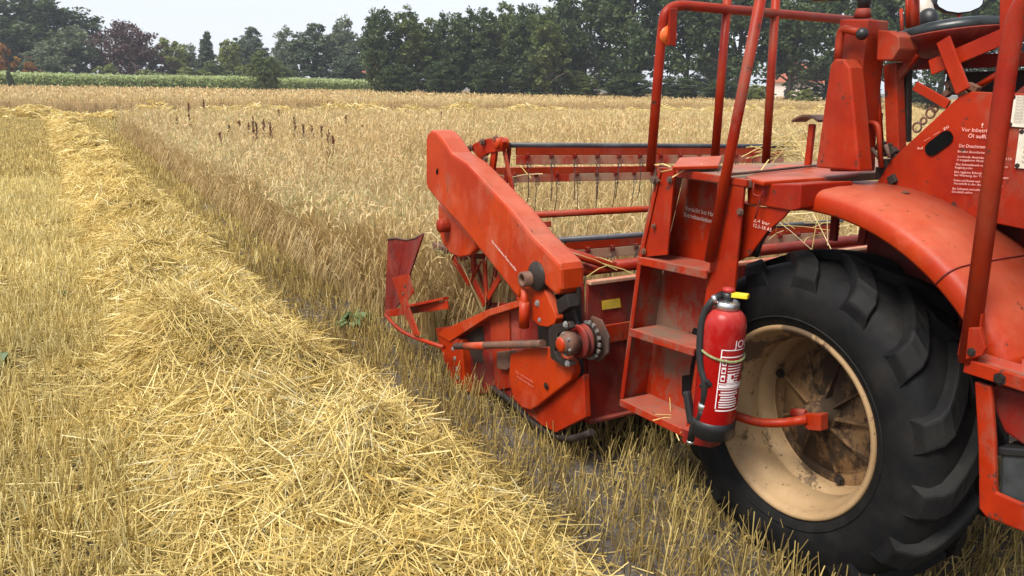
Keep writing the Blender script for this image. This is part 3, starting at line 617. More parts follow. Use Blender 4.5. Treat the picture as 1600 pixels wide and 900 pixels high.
def bat(ang, off=0.0, ntine=20, behind=False):
    a = R(ang); y = RCY + RRAD * math.cos(a); z = RCZ + RRAD * math.sin(a)
    tz = -.03 if behind else .012; ty = .03 if behind else 0
    bt = MB().tube([V3(LX - .02, y + ty, z + tz), V3(4.93, y + ty, z + tz + tilt(4.93))], .0165, 10).build('reel_bat', 'bat_tube', HV)
    for (za, zb, mt, th) in ((-.05, -.002, 'red_orange', .022), (-.11, -.0515, 'red_worn', .018)):
        MB().prism([V3(LX + .03, y - .012, z + za), V3(LX + .03, y - .012, z + zb), V3(4.9, y - .012, z + zb + tilt(4.9)), V3(4.9, y - .012, z + za + tilt(4.9))], (0, th, 0)).build('bat_board', mt, bt, .003)
    for k in range(ntine):
        X = LX + .10 + off + k * .178
        if X > 4.88: break
        link('tine_clip', clip_me, V3(X, y - .012, z - .065 + tilt(X)), bt); o = link('tine', tine_me, V3(X, y - .02, z - .09 + tilt(X)), bt, Euler((random.uniform(-.12, .08), random.uniform(-.06, .06), random.uniform(-.3, .3))))
    return y, z
PH = 99
ends = [bat(a_, .0 if k % 2 == 0 else .08, behind=(k == 1)) for k, a_ in enumerate((99, 47, -12, -70, 222, 163))]
# spider at the left end
for k, (y, z) in enumerate(ends):
    MB().bar(V3(LX - .02, RCY, RCZ), V3(LX - .02, y, z), .038, .012).build('spider_arm', 'red_old', REEL, .002)
    y2, z2 = ends[(k + 1) % 6]; f = .55
    MB().bar(V3(LX - .005, RCY + (y - RCY) * f, RCZ + (z - RCZ) * f), V3(LX - .005, RCY + (y2 - RCY) * f, RCZ + (z2 - RCZ) * f), .03, .01).build('spider_brace', 'red_old', REEL, .002)
for a, b, w in [((709, 405), (733, 442), .05), ((738, 379), (740, 432), .05), ((757, 405), (760, 464), .045), ((781, 433), (762, 466), .045), ((741, 439), (758, 476), .055), ((752, 409), (732, 446), .018)]:
    MB().bar(onX(*a, 2.44), onX(*b, 2.44), w, .012).build('spider_strut', 'red', REEL, .002)
MB().bar(onX(680, 383, 2.42), onX(700, 392, 2.42), .045, .05).build('bat_end_clamp', 'rusty', REEL, .006)
# control links at the upper bat
ct = MB().bar(onX(785, 220, 2.44), onX(803, 308, 2.44), .034, .014).build('reel_control_arm', 'red', HV, .003)
MB().bar(onX(773, 236, 2.42), onX(768, 275, 2.42), .06, .02).build('reel_control_plate', 'red', HV, .003)
MB().prism(pX([(731, 230), (752, 218), (780, 214), (786, 222), (782, 236), (760, 240), (750, 250), (742, 240)], 2.40), (.03, 0, 0)).build('reel_control_bracket', 'red', HV, .004)
MB().lathe(onX(773, 224, 2.375), (1, 0, 0), [(.0001, 0), (.03, 0), (.036, .01), (.036, .08)], 16).build('control_bearing', 'red_orange', HV)
for p in [(755, 222), (760, 249), (776, 217), (736, 231)]: bolt(onX(*p, 2.39), NX, HV, .016, .02, 'rusty')
# cross tube and small bracket
c0 = onY(815, 337, 4.0); c1 = onY(1002, 327, 4.0); MB().tube([c0, c1 + (c1 - c0) * 1.6], .021, 12).build('reel_cross_tube', 'red', HV)
MB().bar(onX(837, 352, 2.4), onX(859, 350, 2.52), .035, .03).build('tube_bracket', 'red_orange', HV, .004)

# ---------------- crop divider at the left end
DX = 2.1
dv = MB(); top = [onX(606, 374, DX), onX(618, 372, DX + .03), onX(635, 375, DX + .07), onX(650, 372, DX + .05), onX(661, 365, DX)]
bot = [onX(601, 492, DX), onX(606, 490, DX + .01), onX(613, 486, DX + .03), onX(621, 478, DX + .03), onX(626, 470, DX)]
for i in range(4): dv.prism([top[i], top[i + 1], bot[i + 1], bot[i]], (.012, 0, 0))
dv.build('divider_sheet', 'red_old', HV, label='upright sheet of the crop divider')
MB().tube(top, .007, 6).build('divider_rim', 'rusty', HV)
MB().prism(pX([(612, 434), (638, 428), (646, 457), (636, 470), (626, 474)], DX - .012), (.008, 0, 0)).build('divider_plate', 'red', HV, .002)
MB().prism(pX([(624, 470), (634, 466), (640, 485), (655, 524), (646, 524), (630, 487)], DX - .02), (.01, 0, 0)).build('divider_strap', 'red', HV, .002)
for p in [(633, 447), (630, 459)]: bolt(onX(*p, DX - .012), NX, HV, .01, .008, 'rusty')
dc = MB(); dc.bar(onX(603, 490, DX), onX(700, 476, DX + .1), .055, .012); dc.bar(onX(640, 478, DX), onX(697, 466, DX + .1), .018, .05); dc.build('divider_channel', 'red', HV, .002)
MB().tube(arc_pts([onX(602, 492, DX - .01), onX(625, 517, DX - .01), onX(652, 529, DX), onX(694, 543, DX + .05)], 5, .2), [.013] * 1 + [.015] * 13, 8).build('divider_runner', 'red', HV)

# ---------------- ladder
LXX = 2.42; LD = .16
lad = MB().prism(pX([(1030, 262), (1044, 262), (1018, 400), (986, 630), (971, 622), (1000, 400)], LXX), (.012, 0, 0))
def shift(P, d): return [p + Vector(d) for p in P]
e0 = pX([(1030, 262), (1000, 400), (971, 622)], LXX)
# forward cheek of the ladder
ck = MB()
for i in range(2): ck.prism([e0[i], e0[i + 1], e0[i + 1] + V3(LD, 0, 0), e0[i] + V3(LD, 0, 0)], (0, .014, 0))
LADDER = ck.build('ladder', 'red_step', HV, .003)
rr0 = pX([(1163, 280), (1145, 470), (1108, 690)], LXX); rl0 = pX([(1122, 274), (1108, 420), (1068, 690)], LXX)
sty = MB().prism([rl0[0], rr0[0], rr0[1], rr0[2], rl0[2], rl0[1]], (.014, 0, 0)).build('rear_stile', 'red', LADDER, .003)
ck2 = MB()
for i in range(2): ck2.prism([rl0[i] + V3(.014, 0, 0), rl0[i + 1] + V3(.014, 0, 0), rl0[i + 1] + V3(LD, 0, 0), rl0[i] + V3(LD, 0, 0)], (0, .012, 0))
ck2.build('rear_cheek', 'red_step', LADDER, .002)
bk = pX([(1030, 262), (1163, 278), (1145, 470), (1108, 690), (1068, 668), (971, 622), (1000, 400)], LXX)
MB().prism([e0[0] + V3(LD, 0, 0), rl0[0] + V3(LD, 0, 0), rl0[1] + V3(LD, 0, 0), rl0[2] + V3(LD, 0, .05), e0[2] + V3(LD, 0, 0), e0[1] + V3(LD, 0, 0)], (.01, 0, 0)).build('ladder_back_sheet', 'red_step', LADDER)
for a, b in [((999, 402), (1107, 424)), ((986, 514), (1087, 545)), ((971, 624), (1070, 671))]:
    A = onX(*a, LXX - .02); Bq = onX(*b, LXX - .02)
    s_ = MB().prism([A, Bq, Bq + V3(LD + .02, 0, 0), A + V3(LD + .02, 0, 0)], (0, 0, -.012))
    s_.prism([A + V3(-.012, 0, .004), Bq + V3(-.012, 0, .004), Bq + V3(-.012, 0, -.034), A + V3(-.012, 0, -.034)], (.012, 0, 0))
    s_.build('step', 'red_step', LADDER, .004)
fl = MB().prism([e0[0] + V3(-.004, 0, 0), e0[1] + V3(-.004, 0, 0), e0[2] + V3(-.004, 0, 0), e0[2] + V3(-.004, -.02, 0), e0[1] + V3(-.004, -.02, 0), e0[0] + V3(-.004, -.02, 0)], (.004, 0, 0)).build('front_flange', 'red', LADDER)
# upper riser sheet with print
us = MB().prism(pX([(1033, 262), (1054, 264), (1042, 398), (1004, 402)], LXX + .005), (.01, 0, 0)).build('riser_cheek', 'red', LADDER, .002)
tp_ = onX(1069, 327, LXX + LD - .004); xd = V3(0, -1, -.02)
lettering('Vorsicht bei Hangfahrt', .030, onX(1070, 328, LXX + LD - .004), xd, (0, 0, 1), LADDER, 'white_print', width=.27)
lettering('Betriebsanleitung beachten', .030, onX(1068, 338, LXX + LD - .004), xd, (0, 0, 1), LADDER, 'white_print', width=.31)
for p, r_ in [((1024, 281), .016), ((1047, 281), .012), ((1006, 393), .012), ((1022, 353), .008)]: bolt(onX(*p, LXX - .004), NX, LADDER, r_, .012, 'rusty')
st = onX(1024, 281, LXX - .006)
sg = MB()
for k in range(4):
    a = k * math.pi / 2; sg.prism([st + V3(0, .012 * math.cos(a + .8), .012 * math.sin(a + .8)), st + V3(0, .045 * math.cos(a), .055 * math.sin(a)), st + V3(0, .012 * math.cos(a - .8), .012 * math.sin(a - .8))], (-.005, 0, 0))
sg.build('star_grip', 'rusty', HV)
MB().prism(pX([(1064, 668), (1112, 690), (1110, 700), (1066, 692)], LXX - .05), (.06, 0, 0)).build('extinguisher_bracket', 'red_old', LADDER, .003)

# ---------------- gusset beside the ladder, tool box
gs = MB().prism(pX([(1158, 316), (1170, 322), (1236, 326), (1222, 342), (1198, 362), (1172, 398), (1150, 410)], LXX + .06), (.012, 0, 0)).build('gusset_plate', 'red', HV, .003)
gx = LXX + .055
lettering('2,4 bar', .021, onX(1177, 346, gx), (0, -1, -.05), (0, 0, 1), gs, 'pale_print', width=.085)
lettering('12,5-18 AS', .021, onX(1176, 354, gx), (0, -1, -.05), (0, 0, 1), gs, 'pale_print', width=.095)
bolt(onX(1157, 331, LXX), NX, LADDER, .012, .014, 'rusty'); bolt(onX(1130, 287, LXX), NX, LADDER, .01, .01, 'rusty')
MB().tube(arc_pts([onX(1216, 340, LXX + .15), onX(1188, 372, LXX + .15), onX(1180, 400, LXX + .15)], 5, .1), .016, 8).build('cable', 'black_rubber', HV)
TX = LXX + .05
tb = MB().prism(pX([(1167, 287), (1252, 288), (1250, 326), (1238, 330), (1167, 318)], TX), (.30, 0, 0)).build('tool_box', 'red', HV, .006)
zt2 = onX(1170, 283, TX).z
A = onX(1165, 286, TX - .015); Bq = onX(1352, 278, TX - .015); z2 = A.z
LZ = z2
lid = MB().prism([onZ(px_, py_, LZ) for px_, py_ in [(1163, 284), (1192, 292), (1288, 285), (1366, 273), (1348, 264), (1216, 264)]], (0, 0, .022)).build('tool_box_lid', 'red_orange', tb, .008)
lc = MB(); a_ = onX(1189, 287, TX - .012); lc.tube(arc_pts([a_ + V3(-.008, .03, .0), a_ + V3(-.008, .03, -.05), a_ + V3(-.008, -.03, -.05), a_ + V3(-.008, -.03, .0)], 3, .02), .004, 6); lc.tube(arc_pts([a_ + V3(-.01, -.03, -.0), a_ + V3(-.012, -.01, -.08), a_ + V3(-.014, -.0, -.14)], 3, .05), .0045, 6); lc.build('lid_latch', 'red_old', tb)

# ---------------- platform
PZ = onX(1163, 280, LXX).z; PY0 = onX(1163, 280, LXX).y; PY1 = onX(1035, 262, LXX).y
pf = MB().box(((LXX + 4.3) / 2 + .02, (PY0 + PY1) / 2, PZ - .02), (4.3 - LXX, PY1 - PY0, .035)).build('platform', 'deck', HV, .004)
MB().prism(pX([(1055, 264), (1165, 281), (1165, 292), (1055, 276)], LXX - .004), (.02, 0, 0)).build('platform_edge', 'red', pf, .003)
ff = onZ(1090, 262, PZ + .03)
MB().prism([onZ(1050, 266, PZ + .01), onZ(1122, 264, PZ + .01), onZ(1128, 248, PZ + .03), onZ(1062, 251, PZ + .03)], (0, 0, .015)).build('floor_flap', 'red_orange', pf, .004)
MB().tube([onZ(1140, 273, PZ + .012), onZ(1300, 256, PZ + .012)], .006, 6).build('floor_rod', 'rusty', pf)
# small pedal on its post
pp = onZ(1262, 262, PZ); MB().bar(pp, pp + V3(0, 0, .2), .03, .02).build('pedal_stem', 'red', HV, .003)
pd = MB()
for k in range(5):
    u0 = -.08 + .03 * k; u1 = u0 + .03; zz = lambda u: .205 + .028 * (1 - (u / .08) ** 2)
    pd.prism([pp + V3(-.05, -u0, zz(u0)), pp + V3(-.05, -u1, zz(u1)), pp + V3(.05, -u1, zz(u1)), pp + V3(.05, -u0, zz(u0))], (0, 0, .01))
pd.build('foot_pedal', 'rusty', HV)

# ---------------- hand rails
RX = 2.5
r1 = arc_pts([onX(1016, 268, RX), onX(1033, 60, RX), onX(1040, 6, RX), onX(1040, 6, RX) + V3(1.45, .02, .0)], 8, .13)
MB().tube(r1, .0225, 14).build('front_hand_rail', 'red', HV)
RY = onX(1040, 6, RX).y
for a, b in [((1139, -30), (1117, 246)), ((1214, -30), (1196, 262))]: MB().tube([onY(*a, RY + .012), onY(*b, RY + .012)], .0215, 12).build('rail_post', 'red', HV)
MB().tube([onX(1194, -30, LXX - .03), onX(1108, 408, LXX - .03)], .0215, 14).build('ladder_hand_rail', 'red', HV)
rb = MB().prism(pY([(1047, 14), (1059, 12), (1056, 72), (1045, 70)], RY - .03), (0, .012, 0)).build('reflector_bracket', 'red', HV, .002)
MB().lathe(onY(1046, 55, RY - .012), (0, 1, 0), [(.0001, 0), (.045, 0), (.045, .015), (.035, .028), (.0001, .03)], 20).build('orange_reflector', 'lens_orange', HV)

# ---------------- steering tower and levers
SX = 2.86
sc_ = MB().prism(pX([(1312, 30), (1357, 30), (1347, 110), (1338, 200), (1336, 268), (1296, 268), (1303, 120)], SX), (.13, 0, 0)).build('steering_column', 'red', HV, .006)
MB().prism(pX([(1297, 101), (1304, 92), (1318, 92), (1328, 106), (1343, 268), (1274, 262)], SX - .09), (.085, 0, 0)).build('lever_housing', 'red', HV, .008)
MB().prism(pX([(1371, 47), (1392, 48), (1405, 57), (1405, 77), (1394, 94), (1369, 95)], SX + .02), (.12, 0, 0)).build('gear_housing', 'red', HV, .006)
lv = MB().tube(arc_pts([onX(1309, 96, SX - .05), onX(1312, 60, SX - .05), onX(1315, 44, SX - .05), onX(1346, 51, SX - .05)], 4, .03), .016, 10).build('bent_lever', 'red', HV)
MB().ell(onX(1347, 53, SX - .05), .024, .024, .024).build('lever_knob', 'black_plastic', lv)
cc = onX(1347, 28, SX + .06); MB().tube([cc, cc + V3(0, 0, .035)], [.035, .028], 14).build('shaft_boot', 'red_old', HV)
sw = MB().tube([cc + V3(0, 0, .03), cc + V3(0, 0, .10)], [.02, .035], 12).build('steering_wheel', 'black_plastic', HV)
tor = MB(); tor.tube([cc + V3(.19 * math.cos(a), .19 * math.sin(a), .09 + .02 * math.cos(a)) for a in np.linspace(0, 2 * math.pi, 41)], .014, 8, False); tor.build('wheel_ring', 'black_plastic', sw)
for k in range(3):
    a = R(40 + 120 * k); MB().tube([cc + V3(0, 0, .09), cc + V3(.19 * math.cos(a), .19 * math.sin(a), .09 + .02 * math.cos(a))], .009, 6).build('wheel_spoke', 'black_plastic', sw)
QX = 3.0
def px_bar(name, a, b, w, t=.012, X=QX, mat='red', bev=.002): return MB().bar(onX(*a, X), onX(*b, X), w, t).build(name, mat, HV, bev)
def px_tube(name, pts, r, X=QX, mat='red', rc=.03): return MB().tube(arc_pts(pX(pts, X), 4, rc) if len(pts) > 2 else pX(pts, X), r, 10).build(name, mat, HV)
px_tube('control_rod', [(1368, 95), (1377, 226)], .011)
px_tube('hook_lever', [(1340, 193), (1372, 192), (1377, 262)], .011, QX - .06)
px_bar('box_post', (1396, 100), (1401, 240), .055, .05)
px_bar('dark_post', (1416, 108), (1415, 222), .035, .03, QX + .05, 'grease')
px_bar('post_brace', (1398, 128), (1432, 84), .03, .02)
px_bar('red_block', (1362, 186), (1375, 186), .05, .04, QX + .02)
px_bar('flat_lever', (1474, 62), (1505, 142), .052, .012, QX - .05)
px_bar('long_lever', (1454, 106), (1585, 50), .058, .012, QX - .02)
px_bar('short_lever', (1430, 134), (1482, 164), .035, .012, QX - .02)
px_tube('seat_strut', [(1518, 141), (1572, 108)], .012, QX + .05)
px_tube('seat_strut', [(1405, 112), (1440, 80)], .014, QX + .1)
px_bar('seat_bearer', (1412, 100), (1620, 92), .05, .05, QX + .25, 'red_old')
px_bar('tank_edge', (1510, 132), (1680, 128), .09, .3, QX + .45, 'grease')
for k, (p, r_) in enumerate([((1433, 199), .018), ((1443, 189), .012), ((1454, 177), .018), ((1461, 170), .012)]):
    c_ = onX(*p, QX - .01); MB().tube([c_ + V3(0, r_ * math.cos(a), r_ * math.sin(a)) for a in np.linspace(0, 2 * math.pi, 15)], .0045, 6, False).build('chain_ring', 'rusty', HV)
g = MB()
for i in range(14):
    c_ = onX(random.uniform(1372, 1402), random.uniform(228, 282), QX - .04 + random.uniform(0, .05)); g.box(c_, (random.uniform(.02, .05), random.uniform(.02, .06), random.uniform(.02, .05)), Matrix.Rotation(random.uniform(-1, 1), 3, 'X'))
g.build('hydraulic_valve', 'grease', HV, .003)
for p in [((1362, 232), (1376, 250)), ((1384, 226), (1390, 246))]: px_tube('valve_rod', list(p), .008, QX - .06, 'rusty')
g = MB()
for i in range(10):
    c_ = onX(random.uniform(1478, 1530), random.uniform(132, 150) - 0, QX - .0 + random.uniform(0, .05)); g.box(c_, (.03, random.uniform(.02, .05), random.uniform(.015, .03)), Matrix.Rotation(random.uniform(-1, 1), 3, 'X'))
g.build('lever_bearing', 'rusty', HV, .003)
# seat
sc0 = onX(1486, 66, QX + .18)
seat = MB(); seat.lathe(sc0, (0, 0, 1), [(.0001, -.0), (.15, .0), (.205, .008), (.22, .03), (.205, .055), (.15, .068), (.0001, .075)], 32); seat = seat.build('seat', 'black_vinyl', HV)
MB().lathe(sc0, (0, 0, 1), [(.0001, -.05), (.10, -.048), (.19, -.02), (.235, .012), (.235, .017), (.19, -.008), (.0001, -.02)], 32).build('seat_pan', 'red_old', seat)
MB().lathe(sc0 + V3(0, 0, -.12), (0, 0, 1), [(.03, 0), (.03, .08), (.09, .085)], 16).build('seat_post', 'red_old', seat)
seat.rotation_euler.x = -.16
# back plate, lamp, mirror
MB().prism(pX([(1562, -60), (1700, -60), (1700, 52), (1580, 52), (1561, 46)], QX + .02), (.03, 0, 0)).build('seat_back_plate', 'red', HV, .004)
ml = onX(1499, 2, QX + .6); mr = MB().prism([ml + V3(.10 * math.cos(a) * .9 + 0, -.10 * math.cos(a) * .6, .055 * math.sin(a)) for a in [R(q) for q in (12, 30, 60, 90, 120, 150, 168, 192, 210, 240, 270, 300, 330, 348)]], (.012, .02, -.002)); mr = mr.build('rear_mirror', 'black_plastic', HV, .003)
MB().prism([ml + V3(-.003, -.005, 0) + V3(.092 * math.cos(a) * .9, -.092 * math.cos(a) * .6, .048 * math.sin(a)) for a in [R(q) for q in (12, 30, 60, 90, 120, 150, 168, 192, 210, 240, 270, 300, 330, 348)]], (.001, .0017, 0)).build('mirror_pane', 'mirror_glass', mr)
MB().tube([onX(1499, 12, QX + .62), onX(1498, 46, QX + .62)], .009, 8).build('mirror_stalk', 'red', mr)
lp = MB().ell(onX(1441, 22, QX + .3), .04, .05, .085, rot=Matrix.Rotation(-.35, 3, 'X')).build('work_lamp', 'lamp_body', HV)
MB().ell(onX(1449, 32, QX + .27), .035, .045, .05).build('lamp_socket', 'black_plastic', lp)
for a, b, r_ in [((1418, -20), (1419, 44), .009), ((1428, -20), (1429, 46), .02), ((1408, 14), (1410, 60), .007)]: px_tube('control_rod', [a, b], r_, QX + .1)

# ---------------- side panel with print and plates
pn = MB().prism(pX([(1366, 292), (1393, 249), (1498, 151), (1518, 143), (1600, 146), (1900, 150), (1900, 420), (1560, 350), (1440, 320)], QX - .04), (.02, 0, 0)).build('side_panel', 'red', HV, .003)
PXX = QX - .044
sl = MB(); c_ = onX(1467, 224, PXX); u = (onX(1483, 212, PXX) - onX(1452, 235, PXX)); L_ = u.length; u = u.normalized(); w_ = V3(1, 0, 0).cross(u)
sl.prism([c_ + u * (L_ * .36 * (1 if abs(a) < 90 else -1) + .028 * math.cos(R(a))) + w_ * .028 * math.sin(R(a)) for a in (-85, -50, -20, 20, 50, 85, 95, 130, 160, 200, 230, 265)], (-.002, 0, 0)); sl.build('panel_slot', 'slot_black', pn)
sx = lambda a, b: onX(a, b, PXX - .002)
def line(s_, x0, x1, y, size, mat='pale_print', parent=None):
    a_, b_ = sx(x0, y), sx(x1, y + (x1 - x0) * .055); lettering(s_, size, a_, b_ - a_, (0, 0, 1), parent or pn, mat, width=(b_ - a_).length)
line('auf', 1433, 1442, 233, .016); a_ = sx(1444, 224)
lettering('—  —  zu', .02, sx(1445, 222), sx(1483, 199) - sx(1445, 222), (0, 0, 1), pn, 'pale_print', width=(sx(1483, 199) - sx(1445, 222)).length)
line('!', 1531, 1534, 199, .022, 'pale_print')
line('Vor Inbetriebnahme', 1502, 1576, 205, .020, 'pale_print'); line('Öl auffüllen', 1512, 1556, 215, .020, 'pale_print')
line('Der Dreschtrommel Drehzahl', 1498, 1572, 230, .018)
for s_, x0, x1, y in [('Bei allen Einstellarbeiten', 1496, 1545, 238), ('Laufende Antriebe abstellen und Öl', 1496, 1580, 246), ('in angegebenen Abständen', 1495, 1545, 251), ('Das Schneidwerk nur mit der Sperre', 1493, 1574, 258), ('Kupplung prüfen', 1492, 1519, 263), ('Die tägliche Schmierung der Lager', 1491, 1568, 270), ('bei Wartung der Teile stets beachten', 1491, 1575, 275), ('Ketten und Riemen nach', 1490, 1531, 283), ('Vorschrift in der Anleitung spannen', 1490, 1566, 288), ('Bei Stillstand und sichern', 1488, 1536, 296), ('Druckluft sofort', 1487, 1519, 301)]: line(s_, x0, x1, y, .0115)
for pts, rows in [([(1581, 149), (1640, 150), (1636, 202), (1575, 197)], 9), ([(1594, 202), (1660, 205), (1652, 268), (1586, 262)], 7)]:
    q = pX(pts, PXX); pt = MB().prism(q, (-.003, 0, 0)).build('instruction_plate', 'white_plate', pn)
    for k in range(4): bolt(q[k] + (sum(q, V3(0, 0, 0)) / 4 - q[k]) * .12 + V3(-.003, 0, 0), NX, pt, .006, .003, 'grease')
    for r_ in range(rows):
        o_ = q[0] + (q[3] - q[0]) * ((r_ + .9) / (rows + 1.0)) + (q[1] - q[0]) * .16 + V3(-.005, 0, 0)
        lettering('Motoröl Nr.  %d0  wechseln nach Plan' % (r_ + 1), .014, o_, q[1] - q[0], (0, 0, 1), pt, 'plate_print', width=(q[1] - q[0]).length * .7)

# ---------------- machine body behind the wheel
bd = MB().prism([V3(3.12, 2.15, 1.1), V3(3.12, 2.0, .8), V3(3.12, 1.5, .8), V3(3.12, 1.2, 1.05), V3(3.12, -2.2, 1.05), V3(3.12, -2.4, 1.6), V3(3.12, .9, 1.75), V3(3.12, 1.6, 1.75), V3(3.12, 2.15, 1.5)], (1.25, 0, 0)).build('threshing_body', 'red_old', HV, .01)
MB().prism([V3(3.3, 2.0, .6), V3(3.3, BY, .30), V3(3.3, BY, .92), V3(3.3, 2.0, 1.2)], (.9, 0, 0)).build('feeder_house', 'red_old', HV, .01)
MB().prism([V3(3.0, 1.9, 1.72), V3(3.0, -2.0, 1.6), V3(3.0, -2.0, 2.3), V3(3.0, 1.4, 2.26)], (1.2, 0, 0)).build('grain_tank', 'red_old', HV, .01)

# ---------------- front wheel
WX, WY, WZ = 2.6, 2.112, .645
TR = .668
ax = (1, 0, 0)
tyre = MB().lathe((WX, WY, WZ), ax, [(.385, .05), (.40, .012), (.43, -.012), (.50, -.034), (.575, -.030), (.630, .0), (.656, .032), (.668, .09), (.674, .2), (.668, .31), (.656, .365), (.630, .395), (.575, .42), (.50, .43), (.43, .41), (.40, .39), (.385, .35)], 72).build('wheel_tyre', 'tyre', HV)
for rr_ in (.452, .54):
    MB().lathe((WX, WY, WZ), ax, [(rr_ - .004, -.022 if rr_ < .5 else -.027), (rr_, -.027 if rr_ < .5 else -.0305), (rr_ + .004, -.022 if rr_ < .5 else -.026)], 72).build('sidewall_ring', 'tyre', tyre)
def lug(sidesign):
    """one curved tread bar: from the middle of the tread back and over the shoulder"""
    b = MB(); k = 7; L = []
    for t, rb, rt_ in ((0, .66, .714), (.2, .66, .714), (.4, .657, .712), (.6, .652, .708), (.78, .642, .702), (.9, .62, .682), (1.0, .585, .634), (1.1, .535, .556)):
        xx = .2 + sidesign * (-.015 + (.225 * min(t, 1) if t < .9 else .2035 + .04 * min(1, (t - .9) / .1) - .006 * max(0, t - 1) * 10)); th = -(.0 + .40 * min(t, 1.0) ** .85)
        L.append((xx, th, rb - .02, rt_, (.050 + .012 * t) / .66))
    k = len(L)
    V = []
    for xx, th, r0, r1, h in L:
        for r_, hh in ((r0, h * 1.35), (r1, h * .82), (r1, -h * .82), (r0, -h * 1.35)):
            V.append(V3(xx, r_ * math.sin(th + hh), r_ * math.cos(th + hh)))
    F = [[i * 4 + j, i * 4 + (j + 1) % 4, i * 4 + 4 + (j + 1) % 4, i * 4 + 4 + j] for i in range(k - 1) for j in range(4)] + [[0, 1, 2, 3], [(k - 1) * 4 + j for j in (3, 2, 1, 0)]]
    b.add(V, F); me = b.mesh('tread_lug'); me.materials.append(M['tyre']); return me
LG = {-1: lug(-1), 1: lug(1)}
NL = 15
for sgn in (-1, 1):
    for k in range(NL):
        o = link('tread_lug', LG[sgn], V3(WX, WY, WZ), tyre, Euler((2 * math.pi * (k + (.5 if sgn > 0 else .12)) / NL, 0, 0)))
        b = o.modifiers.new('bevel', 'BEVEL'); b.width = .008; b.segments = 2
rim = MB().lathe((WX, WY, WZ), ax, [(.412, .03), (.414, -.004), (.408, -.012), (.396, -.010), (.384, .004), (.378, .02), (.372, .05), (.356, .07), (.348, .10), (.345, .17), (.352, .185), (.352, .20), (.34, .21), (.335, .27), (.33, .30), (.28, .315)], 72).build('wheel_rim', 'rim_beige', HV)
MB().lathe((WX, WY, WZ), ax, [(.335, .285), (.29, .272), (.275, .282), (.26, .262), (.12, .235), (.0001, .235)], 48).build('wheel_disc', 'disc_brown', rim)
for k in range(9):
    a = 2 * math.pi * k / 9 + .25; ca, sa = math.cos(a), math.sin(a)
    p = lambda r_, x_: V3(WX + x_, WY + r_ * ca, WZ + r_ * sa); tn_ = V3(0, -sa, ca)
    MB().prism([p(.06, .24), p(.27, .27), p(.275, .25), p(.06, .19)] if False else [p(.06, .245), p(.272, .272), p(.272, .252), p(.06, .185)], tn_ * .012).build('disc_rib', 'disc_brown', rim, .003)
    if k % 3 == 0: bolt(p(.305, .27), NX, rim, .016, .02, 'grease')
hub = MB().lathe((WX, WY, WZ), ax, [(.0001, .12), (.035, .12), (.05, .13), (.055, .15), (.058, .18), (.075, .19), (.08, .235)], 28).build('wheel_hub', 'disc_brown', rim)
pc_ = MB().tube(arc_pts([onX(1146, 648, 2.50), onX(1185, 661, 2.58), onX(1225, 661, 2.66), onX(1262, 655, 2.70)], 5, .06), .02, 12).build('hub_strut', 'red', HV)
MB().prism(pX([(1256, 646), (1282, 648), (1282, 674), (1262, 672), (1254, 662)], 2.695), (.05, 0, 0)).build('strut_clamp', 'red', pc_, .004)
MB().tube([onX(1240, 646, 2.72), onX(1262, 648, 2.72)], .024, 10).build('strut_boss', 'red_old', pc_)
MB().tube([V3(WX + .3, WY, WZ), V3(4.4, WY, WZ)], .07, 12).build('front_axle', 'red_old', HV)

# ---------------- fender
FX0 = 2.56; fr = .965
def fen(r_, deg): return (WY - .035 + r_ * math.cos(R(deg)), WZ - .005 + r_ * math.sin(R(deg)))
fn = MB(); prof = [(fr - .055, .0), (fr - .058, -.008), (fr - .05, -.012), (fr - .015, -.012), (fr + .004, -.004), (fr + .018, .012), (fr + .026, .035), (fr + .034, .12), (fr + .036, .45), (fr + .030, .45), (fr + .028, .12), (fr + .020, .037), (fr + .012, .016), (fr + .0, .003), (fr - .016, -.005)]
N_ = 44; A0, A1 = 76, 147
V = []; 
for j in range(N_ + 1):
    dg_ = A0 + (A1 - A0) * j / N_
    for r_, dx in prof:
        y, z = fen(r_, dg_); V.append(V3(FX0 + dx, y, z))
k = len(prof); F = [[j * k + i, (j + 1) * k + i, (j + 1) * k + (i + 1) % k, j * k + (i + 1) % k] for j in range(N_) for i in range(k)] + [list(range(k)), [N_ * k + i for i in range(k - 1, -1, -1)]]
fn.add(V, F, True); FEN = fn.build('fender', 'red_orange', HV)
for dg_ in (100, 120, 140):
    y, z = fen(fr + .037, dg_); bolt((FX0 + .3, y, z), (0, 0, 1), FEN, .012, .006, 'rusty')
for dg_ in (A0 + .6, 126.0):      # rolled end bead and a welded patch seam across the fender
    sp_ = []
    for r_, dx in prof[1:9]:
        y, z = fen(r_ + .002, dg_); sp_.append(V3(FX0 + dx - .002, y, z))
    MB().tube(sp_, .006 if dg_ < 100 else .0035, 6).build('fender_bead', 'rusty' if dg_ < 100 else 'red_old', FEN)
# inner wheel arch sheet closing the fender to the body
ia = MB()
for j in range(20):
    d0, d1 = 84 + 72 * j / 20, 84 + 72 * (j + 1) / 20; (y0, z0), (y1, z1) = fen(fr + .02, d0), fen(fr + .02, d1); (y2, z2), (y3, z3) = fen(.5, d0), fen(.5, d1)
    ia.prism([V3(3.02, y0, z0), V3(3.02, y1, z1), V3(3.02, y3, z3), V3(3.02, y2, z2)], (.01, 0, 0))
ia.build('wheel_arch_sheet', 'red_old', HV)
px_bar('fender_stay', (1306, 332), (1302, 376), .03, .02, 2.75, 'red_old'); px_bar('fender_stay', (1352, 348), (1346, 382), .03, .02, 2.8, 'red_old')

